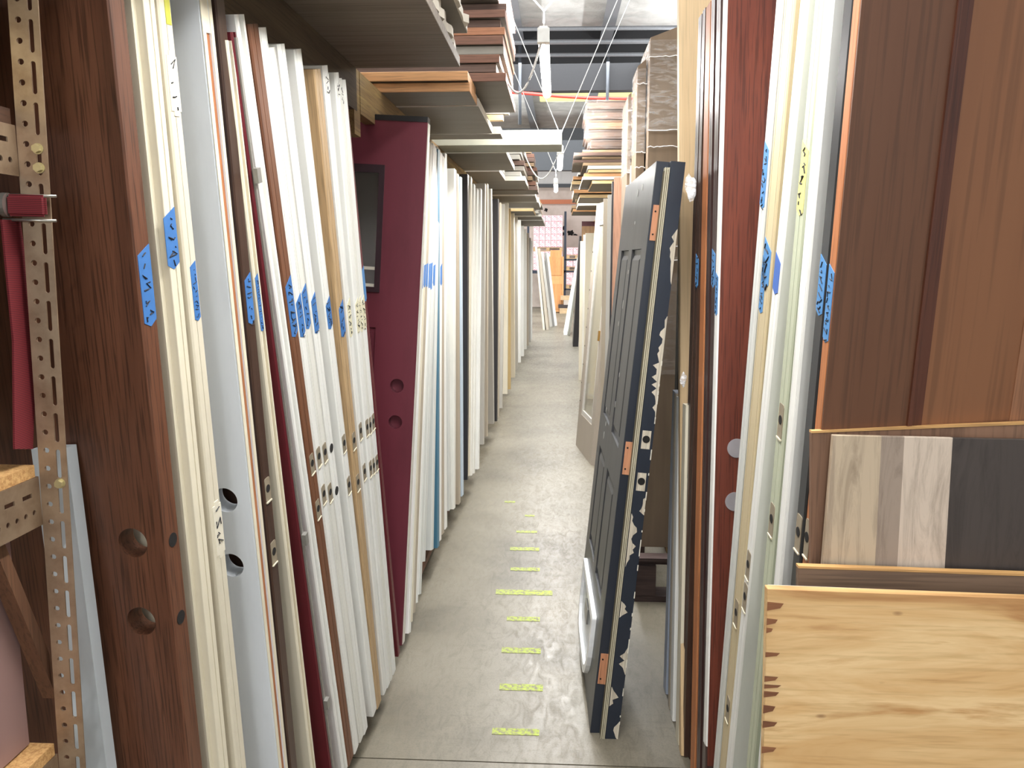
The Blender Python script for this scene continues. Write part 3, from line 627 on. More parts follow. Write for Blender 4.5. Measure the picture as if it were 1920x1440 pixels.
# white/tan french door with its jamb, leaning
def french():
    Pn = atZ(1108, 872, 0); Pf = atZ(1078, 832, 0); D = unit(Pf-Pn); T = None
    for k in range(500):
        c = CAM+unit(ray(1151, 396))*(5+k*.01)
        if np.linalg.norm(c-Pn) <= 2.1 and (T is None or abs(np.dot(c-Pn, D)) < abs(np.dot(T-Pn, D))): T = c
    u, w_, n = frame(Pn, T, D, .1); nn = n if n[0] > 0 else -n; L = 2.08; W_ = .72
    G = paint((178, 168, 156)); o = bpy.data.objects.new('glass_door', None); COL.objects.link(o); o.matrix_world = M_of(Pn, w_, nn, u)
    bm = bmesh.new(); add_box(bm, .0, W_, 0, .04, 0, .30); add_box(bm, 0, W_, 0, .04, L-.14, L); add_box(bm, .0, .12, 0, .04, .30, L-.14); add_box(bm, W_-.12, W_, 0, .04, .30, L-.14)
    link('door_leaf', mesh_from(bm), G, o)
    bm = bmesh.new(); add_box(bm, .12, .16, .004, .02, .30, L-.14); add_box(bm, W_-.16, W_-.12, .004, .02, .30, L-.14); add_box(bm, .16, W_-.16, .004, .02, .30, .34); add_box(bm, .16, W_-.16, .004, .02, L-.18, L-.14); link('glazing_bead', mesh_from(bm), plain((214, 210, 204)), o)
    bm = bmesh.new(); add_box(bm, .16, W_-.16, .012, .016, .34, L-.18); g, nt_, b_ = newmat('glass', .05); b_.inputs['Base Color'].default_value = srgb(190, 186, 170); b_.inputs['Alpha'].default_value = .5; link('glass_pane', mesh_from(bm), g, o)
    bm = bmesh.new(); add_box(bm, -.004, .02, .042, .085, 0, L+.02); add_box(bm, -.004, .02, .088, .13, 0, L+.0); q = link('jamb', mesh_from(bm), paint((226, 226, 224)), o); q['label'] = 'white primed jamb boards'
    bm = bmesh.new()
    for z in (.55, .9, 1.4, 1.75): add_box(bm, -.0055, -.004, .05, .075, z, z+.12) if z > 1.3 and z < 1.6 else add_box(bm, -.0052, -.004, .044, .128, z, z+.003)
    link('jamb_joint', mesh_from(bm), plain((150, 150, 150)), o)
    bm = bmesh.new()
    for k in range(9): add_cyl(bm, (.70, -.001, .4+k*.16), .006, .004, 'y', 8)
    link('screw_hole', mesh_from(bm), DARK, o)
    bm = bmesh.new(); add_box(bm, .10, .13, -.012, 0, .98, 1.06); link('strike_plate', mesh_from(bm), plain((190, 150, 80), .3, .7), o)
    tag(o, 'taupe full-glass door in a white primed jamb leaning at the right of the aisle', 'door')
french()
farR = [(1091, 1140, 415, 12.0, BUR, 'burgundy topped door standing in the far right rack'), (1091, 1140, 424, 11.8, wood((188, 150, 110), (160, 124, 90)), 'tan wood door in front of the burgundy topped one in the far right rack'),
        (1098, 1140, 437, 9.5, CR, 'cream door in the far right rack, nearest of the cream pair'), (1094, 1140, 440, 10.2, WH2, 'off-white door in the far right rack, behind the nearest cream one'), (1088, 1140, 452, 11.0, CR2, 'cream door lower than the rest in the far right rack')]
for f in farR: post(*f[:5], f[5])
def plank(bot, top, dx, t, mat, label, name='door_slab', grp=None, zb=0.0, L=2.03, ydir=1.0):
    """door leaning: foot corner at a floor pixel, top corner on a sight line, its edge towards us dx wide, face running away"""
    P0 = atZ(bot[0], bot[1], zb); best = None
    for k in range(3000):
        c = CAM+unit(ray(*top))*(P0[1]*.7+k*P0[1]*.0003)
        e = abs(np.linalg.norm(c-P0)-L)
        if best is None or e+abs(c[1]-P0[1])*.02 < best[0]: best = (e+abs(c[1]-P0[1])*.02, c)
    T = best[1]; u = unit(T-P0); w0 = np.array([0, 1., 0]); w_ = unit(w0-u*np.dot(u, w0)); n = np.cross(w_, u); n = n if n[0] > 0 else -n
    bm = bmesh.new(); add_box(bm, 0, .7*ydir, 0, t, 0, L); o = link(name, mesh_from(bm), mat, None, M_of(P0, w_, n, u)); tag(o, label, 'door', grp); return o
plank((1074, 650), (1088, 425), 0, .1, BLK, 'black door leaning to the right at the far part of the aisle')
plank((1057, 628), (1083, 480), 0, .07, WH, 'white board leaning right beyond the black leaning door')
plank((1064, 629), (1086, 486), 0, .05, GRW, 'pale grey board leaning just right of the white one')
# far left slanting ones
for k, (b_, t_, c, lab) in enumerate([((1018, 619), (1003, 462), CR2, 'cream door tilted left, first of the loose far doors on the left'), ((1024, 619), (1008, 466), TGR, 'tan door tilted left, second of the loose far doors'), ((1031, 613), (1014, 472), GRY, 'grey door tilted left, third of the loose far doors'), ((1035, 612), (1020, 474), paint((120, 116, 110)), 'dark grey door tilted left, fourth of the loose far doors'), ((1040, 611), (1024, 476), WH2, 'off-white door with hinge cutouts, last of the loose far doors')]):
    plank(b_, t_, 0, .06 if k else .05, c, lab, grp='loose doors at the far end of the left rack')
# orange fir door at the very end
p = atY(1028, 481, 25); q_ = atY(1056, 604, 25)
o = box('door_slab', p[0], q_[0], 25, 25.05, .02, p[2], wood((222, 166, 112), (206, 146, 92), .5), bev=.002); tag(o, 'honey fir panel door standing at the far end of the aisle', 'door')
for a, b_ in ((.08, .9), (1.1, 1.9)):
    face_part('raised_panel', o, .06, q_[0]-p[0]-.06, a, b_-.05, -.012, 0, wood((214, 156, 102), (198, 136, 84)), bev=.004)
# pallets of pink and white boxes
PINK = newmat('pink_carton', .7); m, nt, b = PINK; mp = coords(nt, (1, 1, 1)); br = nt.nodes.new('ShaderNodeTexBrick'); nt.links.new(mp.outputs[0], br.inputs['Vector'])
br.inputs['Color1'].default_value = srgb(214, 96, 122); br.inputs['Color2'].default_value = srgb(236, 190, 196); br.inputs['Mortar'].default_value = srgb(240, 226, 226); br.inputs['Scale'].default_value = 7; br.inputs['Mortar Size'].default_value = .045
mp.inputs['Rotation'].default_value = (math.radians(90), 0, 0); nt.links.new(br.outputs[0], b.inputs['Base Color'])
def boxstack(x0, x1, y0, z0, nz, nx, h, lab, grp, d=.8):
    wv = (x1-x0)/nx
    for i in range(nz):
        for j in range(nx):
            o = box('carton', x0+j*wv+.006, x0+(j+1)*wv-.006, y0, y0+d, z0+i*h+.004, z0+(i+1)*h, PINK[0]); tag(o, f'pink and white carton, {ORD[i]} row up, {ORD[j]} from left, {lab}', 'carton', grp)
def pallet(x0, x1, y0, z0, label, mat, d=.8):
    o = bpy.data.objects.new('pallet', None); COL.objects.link(o); o.location = (x0, y0, z0); tag(o, label, 'pallet')
    bm = bmesh.new(); add_box(bm, 0, x1-x0, 0, d, .1, .12); link('deck', mesh_from(bm), mat, o)
    for k in range(3):
        x = (x1-x0-.1)*k/2; bm = bmesh.new(); add_box(bm, x, x+.1, 0, d, .02, .1); link('stringer', mesh_from(bm), mat, o)
    bm = bmesh.new(); add_box(bm, 0, x1-x0, 0, .1, 0, .02); link('bottom_board', mesh_from(bm), mat, o)
PALL = wood((208, 178, 140), (176, 142, 104), .8, 'x')
Yb = 26.6
a = atY(1000, 462, Yb); c = atY(1055, 462, Yb)
# shelf carrying the upper pallet
zs = atY(1010, 500, Yb)[2]
rk = bpy.data.objects.new('storage_rack', None); COL.objects.link(rk); rk.location = (0, Yb, 0); tag(rk, 'dark steel storage rack of pink and white cartons at the back wall', 'rack')
RKM = plain((40, 46, 60), .6)
xl, xm, xr = a[0]-.2, atY(1059, 500, Yb)[0], atY(1105, 500, Yb)[0]
for x in (xl, xm-.03, xr):
    bm = bmesh.new(); add_box(bm, x, x+.07, 0, .07, 0, 3.1 if x < xm else 2.3); link('upright', mesh_from(bm), RKM, rk)
zl = [atY(1010, 501, Yb)[2]-.1]
bm = bmesh.new(); add_box(bm, xl, xm, 0, .9, zl[0]-.1, zl[0]); link('shelf', mesh_from(bm), RKM, rk)
boxstack(a[0], c[0], Yb, zl[0], 3, 5, .2, 'on the lower left stack', 'cartons at the back wall')
pallet(a[0], c[0], Yb, zl[0]+.605, 'pallet between the two high stacks of pink cartons', PALL)
boxstack(a[0], c[0], Yb, zl[0]+.73, 5, 5, .2, 'on the upper left stack', 'cartons at the back wall')
a = atY(1062, 492, Yb); c = atY(1100, 492, Yb)
zz = [atY(1070, y, Yb)[2] for y in (535, 508, 493)]
for i, (y0_, y1_, nn_) in enumerate(((534, 511, 2), (500, 489, 1), (478, 464, 1))):
    z0, z1 = atY(1070, y0_, Yb)[2], atY(1070, y1_, Yb)[2]
    boxstack(a[0], c[0], Yb, z0, nn_, 3, (z1-z0)/nn_, ('lowest', 'middle', 'top')[i]+' pallet of the right rack', 'cartons at the back wall')
    pallet(a[0], c[0], Yb, z0-.12, ('lowest', 'middle', 'top')[i]+' pallet in the right part of the back rack', PALL)
    bm = bmesh.new(); add_box(bm, xm, xr+.07, 0, .85, z0-.17, z0-.125); link('beam', mesh_from(bm), RKM, rk)
# clutter under it
for k, (px, py, sx, sz, c) in enumerate([(1050, 592, .3, .12, (120, 84, 60)), (1060, 590, .35, .16, (222, 190, 150)), (1056, 578, .3, .1, (70, 60, 60)), (1066, 572, .3, .14, (214, 200, 190)), (1060, 562, .3, .12, (226, 190, 150)), (1074, 585, .3, .3, (160, 120, 90))]):
    p = atY(px, py, 24.8+.1*k); z_ = max(0, [0, 0, .16, .26, .4, 0][k])
    o = box('wood_offcut', p[0]-sx/2, p[0]+sx/2, 24.6+(k in (0, 5))*.5, 24.95+(k in (0, 5))*.5, z_, z_+sz, wood(c, tuple(int(v*.8) for v in c), .7, 'x')); tag(o, f'{["brown","pale","dark","whitish","honey","tan"][k]} wood offcut in the heap before the back wall', 'offcut', 'heap of offcuts')
# ---------------------------------------------------------------- pallet rack structure
def M_beamwood():
    return wood((176, 150, 92), (112, 84, 52), .7, 'y', .8, .5, 1.2)
BW = M_beamwood(); BW_SHADED = wood((96, 80, 58), (60, 46, 32), .8, 'y', .8, .5, 1.2); PLK = wood((120, 84, 60), (88, 60, 42), .7, 'y')
def rack(side, ys, Xb, label, yend):
    o = bpy.data.objects.new('storage_rack', None); COL.objects.link(o); o.location = (side*Xb, ys[0], 0); tag(o, label, 'rack')
    s = side
    def part(name, x0, x1, y0, y1, z0, z1, mat):
        bm = bmesh.new(); add_box(bm, s*(x0)-s*Xb, s*x1-s*Xb, y0-ys[0], y1-ys[0], z0, z1); link(name, mesh_from(bm), mat, o)
    for k, (a, b_) in enumerate(zip(ys[:-1], ys[1:])):
        part('shelf_beam', Xb, Xb+.04, a+.045, b_-.005, 2.12, 2.26, BW_SHADED if k == 0 and s < 0 else BW)  # near left beam takes the darker wood copy: its shade is in the colour
        part('rear_beam', 1.62, 1.66, a+.045, b_-.005, 2.12, 2.26, BW_SHADED)
    for y in ys: 
        part('front_post', Xb+.001, Xb+.05, y-.045, y+.04, 0 if s > 0 or y < 0 else 2.04, 2.261, BW); part('rear_post', 1.62, 1.7, y-.045, y+.04, 0, 3.4, BW_SHADED)
    # the base the doors stand on
    a, b_ = ys[0], yend
    if s < 0:
        a = 1.45
        part('base_plank', Xb-.03, Xb+.06, a, b_, .065, .098, PLK); part('base_plank', 1.2, 1.3, a, b_, .065, .098, PLK)
        y = a+.1
        while y < b_: part('base_block', Xb-.0, Xb+.05, y, y+.09, 0, .064, PLK); part('base_block', 1.2, 1.3, y, y+.09, 0, .064, PLK); y += 1.3
    else:
        part('base_plank', Xb+.0, Xb+.12, a, b_, .02, .055, PLK); part('base_plank', 1.1, 1.2, a, b_, .02, .055, PLK)
        part('base_block', Xb, Xb+.12, a, a+.1, 0, .02, PLK); part('base_block', Xb, Xb+.12, b_-.1, b_, 0, .02, PLK); part('base_block', 1.1, 1.2, a, a+.1, 0, .02, PLK); part('base_block', 1.1, 1.2, b_-.1, b_, 0, .02, PLK)
rack(-1, [-1.45, 2.9, 5.8, 8.6, 11.4, 14.2, 17.0], .69, 'long wooden storage rack along the left of the aisle', 17)
rack(1, [4.45, 7.2, 10, 12.8, 15.6], .62, 'long wooden storage rack along the far right of the aisle', 15.6)
# ---------------------------------------------------------------- stacks on the upper shelves
SHADE_FACE = paint((122, 114, 104), .6, .1, (.25, 1, 1))  # darker tone for flat faces: the undersides' shade is put into the colour
def flat(x0, x1, y0, y1, z0, z1, mat, label, grp, chip=None, yaw=0, bev=.0015, cat='door', name='stacked_door', shade_faces=True):
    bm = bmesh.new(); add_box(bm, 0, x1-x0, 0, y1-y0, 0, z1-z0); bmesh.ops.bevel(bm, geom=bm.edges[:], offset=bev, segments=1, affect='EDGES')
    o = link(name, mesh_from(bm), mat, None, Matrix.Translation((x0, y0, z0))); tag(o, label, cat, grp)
    if shade_faces and mat is not UND[0]:
        o.data.materials.append(SHADE_FACE)
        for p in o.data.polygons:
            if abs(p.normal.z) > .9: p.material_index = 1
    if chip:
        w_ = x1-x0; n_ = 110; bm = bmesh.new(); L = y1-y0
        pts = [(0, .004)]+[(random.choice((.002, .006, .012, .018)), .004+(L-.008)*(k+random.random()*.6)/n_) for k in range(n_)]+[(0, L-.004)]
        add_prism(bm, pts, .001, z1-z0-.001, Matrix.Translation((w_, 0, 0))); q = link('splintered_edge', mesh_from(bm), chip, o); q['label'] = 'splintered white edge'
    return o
X = lambda a, b_, s='x', p=.5: wood(a, b_, .6, s, 1, p)
UND = newmat('ribbed_board', .7); m, nt, b = UND; mp = coords(nt, (.02, 1, 1)); n = noise(nt, mp, 70, 4, .7); n_b = noise(nt, mp, 8, 3); r = ramp(nt, n.outputs[0], [(.3, srgb(104, 92, 82)), (.55, srgb(138, 126, 114))]); nt.links.new(r.outputs[0], b.inputs['Base Color']); bump(nt, b, n.outputs[0], .4, .003)
WCH = paint((226, 218, 204), .7, .2)
def stack(n, x0, x1, y0, y1, z0, t, mats, lab, grp, jx=.04, jy=.04, gap=.002, chip=None):
    z = z0
    for k in range(n):
        tt = t*random.uniform(.85, 1.1); m_ = mats[k % len(mats)] if len(mats) > 1 else mats[0]
        flat(x0, x1+random.uniform(-jx, jx), y0+random.uniform(-jy, jy), y1+random.uniform(-jy, jy)*.5, z, z+tt, m_, f'{lab}, {ORD[k]} up', grp, chip)
        z += tt+gap
    return z
WB = X((214, 150, 98), (190, 124, 76)); RB = X((150, 108, 88), (124, 86, 70)); RB2 = X((132, 106, 94), (106, 82, 72)); GB = paint((184, 180, 170), .5, .1, (.25, 1, 1)); GB2 = paint((164, 158, 148), .5, .1, (.25, 1, 1)); WB2 = paint((230, 228, 220), .5, .1, (.25, 1, 1)); CB = X((232, 206, 158), (214, 180, 126)); TB = X((196, 168, 132), (168, 140, 108))
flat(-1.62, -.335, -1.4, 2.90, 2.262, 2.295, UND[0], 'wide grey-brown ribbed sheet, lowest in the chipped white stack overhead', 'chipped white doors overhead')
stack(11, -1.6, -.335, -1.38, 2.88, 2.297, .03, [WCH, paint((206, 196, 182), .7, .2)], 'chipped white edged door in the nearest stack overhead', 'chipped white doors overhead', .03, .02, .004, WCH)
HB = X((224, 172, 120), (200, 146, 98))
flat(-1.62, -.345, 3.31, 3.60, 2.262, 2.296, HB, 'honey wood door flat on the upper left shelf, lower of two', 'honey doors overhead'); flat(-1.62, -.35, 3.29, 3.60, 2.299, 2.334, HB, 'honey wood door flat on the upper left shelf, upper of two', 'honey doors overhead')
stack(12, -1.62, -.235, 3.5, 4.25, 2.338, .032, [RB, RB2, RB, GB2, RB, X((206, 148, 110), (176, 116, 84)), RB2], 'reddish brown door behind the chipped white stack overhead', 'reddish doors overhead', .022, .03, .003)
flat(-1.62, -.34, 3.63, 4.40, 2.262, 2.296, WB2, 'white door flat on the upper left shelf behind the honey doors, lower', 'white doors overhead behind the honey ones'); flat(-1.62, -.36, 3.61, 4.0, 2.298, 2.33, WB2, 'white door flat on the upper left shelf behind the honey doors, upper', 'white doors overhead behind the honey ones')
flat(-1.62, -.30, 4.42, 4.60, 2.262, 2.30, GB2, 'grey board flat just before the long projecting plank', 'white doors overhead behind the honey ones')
flat(-1.62, .02, 4.84, 5.16, 2.262, 2.345, paint((158, 158, 144), .5, .1, (.25, 1, 1)), 'long pale grey-green plank sticking far out over the aisle from the left shelf', None, cat='plank', name='long_plank', shade_faces=False)
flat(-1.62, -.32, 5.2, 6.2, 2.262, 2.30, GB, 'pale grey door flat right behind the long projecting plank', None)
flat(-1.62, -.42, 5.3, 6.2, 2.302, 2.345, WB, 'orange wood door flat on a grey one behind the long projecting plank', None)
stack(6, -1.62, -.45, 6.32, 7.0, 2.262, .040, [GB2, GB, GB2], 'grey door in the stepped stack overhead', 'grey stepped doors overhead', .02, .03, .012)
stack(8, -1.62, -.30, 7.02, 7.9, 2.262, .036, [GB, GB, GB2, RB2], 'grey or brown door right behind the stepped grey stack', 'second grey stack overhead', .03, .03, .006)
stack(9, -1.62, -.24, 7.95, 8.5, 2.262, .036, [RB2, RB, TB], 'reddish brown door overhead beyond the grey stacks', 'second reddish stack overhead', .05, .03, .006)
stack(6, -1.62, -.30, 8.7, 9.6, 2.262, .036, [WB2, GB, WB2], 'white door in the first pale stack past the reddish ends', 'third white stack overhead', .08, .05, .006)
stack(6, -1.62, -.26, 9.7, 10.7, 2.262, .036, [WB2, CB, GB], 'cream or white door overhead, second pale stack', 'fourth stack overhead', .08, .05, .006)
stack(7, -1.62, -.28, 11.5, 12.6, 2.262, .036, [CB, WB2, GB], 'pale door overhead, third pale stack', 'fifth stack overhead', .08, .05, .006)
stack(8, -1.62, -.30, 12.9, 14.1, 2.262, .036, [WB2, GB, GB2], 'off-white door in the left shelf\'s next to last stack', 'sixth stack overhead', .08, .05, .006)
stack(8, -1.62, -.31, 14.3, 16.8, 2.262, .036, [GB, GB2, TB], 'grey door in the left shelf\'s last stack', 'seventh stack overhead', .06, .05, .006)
# small white loose ends between stacks
for k, (px, py) in enumerate([(885, 185), (918, 190), (932, 210), (905, 215), (928, 232), (915, 168)]):
    p = atY(px, py, 3.75+.05*k); o = box('wood_offcut', p[0]-.16, p[0]+.02, 4.42, 4.47, 2.302+.031*k, 2.329+.031*k, [WB2, CB, GB][k % 3]); tag(o, f'short pale offcut wedged at the end of the white doors overhead, {ORD[k]} up', 'offcut', 'pale offcuts overhead')
# right upper shelf
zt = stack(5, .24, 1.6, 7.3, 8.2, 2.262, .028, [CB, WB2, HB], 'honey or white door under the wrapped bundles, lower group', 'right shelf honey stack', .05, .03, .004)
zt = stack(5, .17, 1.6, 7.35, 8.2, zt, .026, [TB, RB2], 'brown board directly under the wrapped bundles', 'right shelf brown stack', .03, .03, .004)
# x-left ends vary, so shift them individually
for o in list(COL.objects):
    if o.get('group') in ('right shelf honey stack', 'right shelf brown stack'): o.location.x += random.uniform(-.04, .06)
for k in range(5):
    z0 = zt+.005+k*.082; x0 = .245+random.uniform(-.03, .04)
    bm = bmesh.new(); add_box(bm, 0, 1.3, 0, .7, 0, .072); bmesh.ops.bevel(bm, geom=bm.edges[:], offset=.02, segments=3, affect='EDGES')
    o = link('wrapped_bundle', mesh_from(bm), X((118, 92, 74), (92, 70, 58)) if k != 2 else X((160, 120, 84), (130, 92, 62)), None, Matrix.Translation((x0, 7.35, z0))); tag(o, f'plastic wrapped bundle of brown boards high on the right, {ORD[k]} up', 'bundle', 'wrapped bundles on the right shelf')
    bm = bmesh.new(); bmesh.ops.create_grid(bm, x_segments=40, y_segments=8, size=.5, matrix=Matrix.Translation((.5, .5, 0)))
    for v in bm.verts:
        xx, yy = v.co.x, v.co.y; v.co = Vector((-.012+1.3*xx, -.006-random.random()*.006, -.002+.076*yy))
    link('plastic_wrap', mesh_from(bm), clear((.5, .48, .46, 1), .12, .1), o)
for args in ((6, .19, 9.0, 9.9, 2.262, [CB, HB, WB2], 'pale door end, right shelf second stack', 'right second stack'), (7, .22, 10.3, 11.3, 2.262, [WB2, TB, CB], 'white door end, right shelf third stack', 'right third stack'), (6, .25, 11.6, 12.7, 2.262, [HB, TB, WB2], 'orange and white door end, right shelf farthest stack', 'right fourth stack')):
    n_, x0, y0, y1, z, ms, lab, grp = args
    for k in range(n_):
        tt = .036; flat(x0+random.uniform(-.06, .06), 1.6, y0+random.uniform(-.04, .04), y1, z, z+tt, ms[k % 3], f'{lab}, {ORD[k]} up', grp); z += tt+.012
# ---------------------------------------------------------------- hanging lamps
TUBE = emit((1, .98, .94, 1), 14); CAPM = plain((236, 236, 232), .4); WIRE = plain((226, 226, 222), .5)
for i, (x, y, z) in enumerate(LAMPS[2:6]):
    o = bpy.data.objects.new('strip_lamp', None); COL.objects.link(o); o.location = (x, y, z)
    tag(o, ['white tube lamp overhead near the entrance of the aisle', 'glowing tube lamp hanging in the aisle, nearest in view', 'glowing tube lamp hanging second down the aisle', 'glowing tube lamp hanging farthest down the aisle'][i], 'lamp', 'tube lamps down the aisle')
    bm = bmesh.new(); add_box(bm, -.022, .022, 0, 1.22, 0, .03); bmesh.ops.bevel(bm, geom=bm.edges[:], offset=.005, segments=2, affect='EDGES'); link('housing', mesh_from(bm), CAPM, o)
    bm = bmesh.new(); add_cyl(bm, (0, .61, -.014), .023, 1.16, 'y', 20); link('tube', mesh_from(bm, smooth=True), TUBE, o)
    bm = bmesh.new(); add_box(bm, -.025, .025, -.004, .04, -.036, .02); link('end_cap', mesh_from(bm), CAPM, o)
    for sx in (-1, 1):
        bm = bmesh.new(); add_tube(bm, [(0, .08, .11), (sx*(2.75 if i < 2 else 1.3), .08, RZ-z-.24)], .0035, 6); link('hanging_cable', mesh_from(bm), WIRE, o)
    bm = bmesh.new(); add_tube(bm, [(0, .08, .11), (0, .08, .03)], .003, 6); link('hanging_cable', mesh_from(bm), WIRE, o)
    if i in (1, 2):
        bm = bmesh.new(); E_ = ((-.19, .03, -.10), (-.27, .1, -.02))[i-1]; pts = []
        for k in range(21):
            f = k/20; pts.append((E_[0]*f, E_[1]*f+.02, E_[2]*f-.55*(.32 if i == 1 else .36)*math.sin(math.pi*f)))
        add_tube(bm, pts, .0045, 8); q = link('power_cord', mesh_from(bm, smooth=True), WIRE, o); q['label'] = 'looping white power cord'
# ---------------------------------------------------------------- steel shelving unit at the left edge
BRZ = newmat('bronze_steel', .38, .55); m, nt, b = BRZ; mp = coords(nt, (1, 1, 1)); n = noise(nt, mp, 20, 5, .6); r = ramp(nt, n.outputs[0], [(.3, srgb(138, 114, 92)), (.6, srgb(168, 146, 122))]); nt.links.new(r.outputs[0], b.inputs['Base Color'])
YP = 1.17
A = atY(14, 0, YP); B = atY(111, 1440, YP); u = unit(A-B); wdir = unit(np.array([1., .12, 0])); wdir = unit(wdir-u*np.dot(u, wdir)); nn = np.cross(u, wdir); nn = nn if nn[1] > 0 else -nn
foot = B-u*(B[2]/u[2]); Wp = .0405
shelf = bpy.data.objects.new('steel_shelving', None); COL.objects.link(shelf); Ms = M_of(foot, wdir, nn, u); shelf.matrix_world = Ms
tag(shelf, 'bronze slotted steel shelving unit at the left edge', 'shelving')
bm = bmesh.new(); Lp = 2.3; add_box(bm, 0, Wp, 0, .003, 0, Lp); add_box(bm, 0, .003, .003, .016, 0, Lp)
bmesh.ops.remove_doubles(bm, verts=bm.verts, dist=1e-6)
postp = link('upright', mesh_from(bm), BRZ[0], shelf); bpy.context.view_layer.update()
cb = bmesh.new()
def zpx(px, py):
    Q = hit(px, py, foot, nn); return float(np.dot(Q-foot, u))
z0_ = zpx(40, 37); stepz = (z0_-zpx(60, 270+38*1))/7.0
k = -6
while z0_-k*stepz > .05:
    z = z0_-k*stepz; 
    if z < Lp-.02: add_cyl(cb, (.0125, .001, z), .0042, .03, 'y', 14)
    if k % 2 == 0 and z-stepz*.2 < Lp-.05:
        zz_ = z-stepz*.75; add_cyl(cb, (.029, .001, zz_-.019), .0034, .03, 'y', 12); add_cyl(cb, (.029, .001, zz_+.019), .0034, .03, 'y', 12)
    k += 1
cut(postp, cb)
cb = bmesh.new(); k = -6
while z0_-k*stepz > .05:
    z = z0_-k*stepz; zz_ = z-stepz*.75
    if k % 2 == 0 and zz_ < Lp-.05: add_box(cb, .0256, .0324, -.02, .02, zz_-.019, zz_+.019)
    k += 1
cut(postp, cb)
def bolt(px, py):
    z = zpx(px, py); Q = hit(px, py, foot, nn); x = float(np.dot(Q-foot, wdir)); bm = bmesh.new(); add_cyl(bm, (x, -.004, z), .0062, .008, 'y', 6); add_cyl(bm, (x, -.0005, z), .0078, .002, 'y', 16)
    q = link('bolt', mesh_from(bm), plain((196, 184, 140), .3, .6), shelf); q['label'] = 'zinc bolt'
for p_ in ((71, 279), (74, 315), (113, 906)): bolt(*p_)
XS = float(hit(40, 500, foot, nn)[0])       # aisle side of the unit
Mi = Ms.inverted()
def inw(name, bm, mat, parent=shelf):
    bmesh.ops.transform(bm, matrix=Mi, verts=bm.verts); return link(name, mesh_from(bm), mat, parent)
def zs(px, py, x=None): return float(atX(px, py, XS if x is None else x)[2])
def xpost(z): P = foot+u*(z/u[2]); return float(P[0]), float(P[1])
def side_beam(z1, z0):
    xp, yp = xpost((z0+z1)/2); bm = bmesh.new(); prof = [(0, z0), (0, z1), (-.03, z1), (-.03, z1-.003), (-.0022, z1-.003), (-.0022, z0)]
    fa = [bm.verts.new((xp+p[0], yp-.6, p[1])) for p in prof]; fb = [bm.verts.new((xp+p[0], yp-.001, p[1])) for p in prof]; bm.faces.new(fa); bm.faces.new(fb)
    for k in range(6): bm.faces.new((fa[k], fa[(k+1) % 6], fb[(k+1) % 6], fb[k]))
    q = link('side_beam', mesh_from(bm), BRZ[0]); bpy.context.view_layer.update(); cb = bmesh.new(); zc_ = (z0+z1)/2; y = yp-.012
    while y > yp-.4:
        add_box(cb, xp-.02, xp+.02, y-.03, y-.008, zc_+.010, zc_+.017); add_cyl(cb, (xp, y-.006, zc_-.014), .0042, .05, 'x', 12); add_cyl(cb, (xp, y-.026, zc_-.014), .0042, .05, 'x', 12); y -= .04
    cut(q, cb); q.data.transform(Mi); q.parent = shelf; q.matrix_parent_inverse = Matrix(); return xp, yp
za1, za0 = zs(28, 238), zs(33, 332); x1_, y1_ = side_beam(za1, za0)
zb1, zb0 = zs(75, 893), zs(80, 985); x2_, y2_ = side_beam(zb1, zb0)
PART = newmat('particle_board', .8); m, nt, b = PART; mp = coords(nt, (1, 1, 1)); n = noise(nt, mp, 170, 3, .8); r = ramp(nt, n.outputs[0], [(.35, srgb(166, 120, 70)), (.6, srgb(206, 164, 108))]); nt.links.new(r.outputs[0], b.inputs['Base Color'])
bm = bmesh.new(); add_box(bm, x2_-.6, x2_-.002, y2_-.7, y2_-.006, zb1+.0005, zb1+.019); inw('shelf_board', bm, PART[0])
bm = bmesh.new(); add_box(bm, x1_-.6, x1_-.002, y1_-.7, y1_-.006, za1+.0005, za1+.022); inw('shelf_board', bm, wood((96, 62, 40), (64, 40, 26), .7, 'y'))
z3 = zs(110, 1400); x3_, y3_ = xpost(z3); bm = bmesh.new(); add_box(bm, x3_-.6, x3_-.002, y3_-.7, y3_-.006, z3-.02, z3); inw('shelf_board', bm, PART[0])
side_beam(z3-.021, z3-.075)
def inside(name, y0, y1, z0, z1, mat, label, cat, dx=.03, bev=.006, w_=.5):
    xp, yp = xpost((z0+z1)/2); bm = bmesh.new(); add_box(bm, -w_, 0, 0, y1-y0, 0, z1-z0); bmesh.ops.bevel(bm, geom=bm.edges[:], offset=bev, segments=2, affect='EDGES')
    return tag(link(name, mesh_from(bm), mat, None, Matrix.Translation((xp-dx, yp+y0, z0))), label, cat)
inside('storage_box', -.5, -.012, za1+.023, za1+.2, paint((222, 210, 160)), 'cream box on the top shelf of the steel unit at the left edge', 'box', .02, .012)
inside('dark_gap_fill', -.5, -.02, zb1+.02, za0-.012, plain((28, 24, 24), .6), 'dark block added for the shaded gap on the particle board shelf of the steel unit', 'filler', .05, .02)  # dark block added to fill the shaded gap between the shelves
inside('panel_board', -.6, -.012, z3+.001, zb0-.004, paint((150, 120, 116)), 'dusty pink-brown panel standing at the bottom of the steel unit', 'panel', .04, .003, .02)
xp, yp = xpost(zb0-.3); P_a = atX(0, 1060, xp-.02); P_b = atX(100, 1300, xp-.02); bm = bmesh.new(); d = Vector(P_b)-Vector(P_a); L = d.length
add_box(bm, -.010, .010, -.012, .012, -.25, L, Matrix.Translation(P_a) @ d.to_track_quat('Z', 'X').to_matrix().to_4x4()); tag(link('wood_batten', mesh_from(bm), wood((120, 84, 58), (88, 58, 40), .7, 'z')), 'thin brown batten slanting across the pink-brown panel', 'batten')
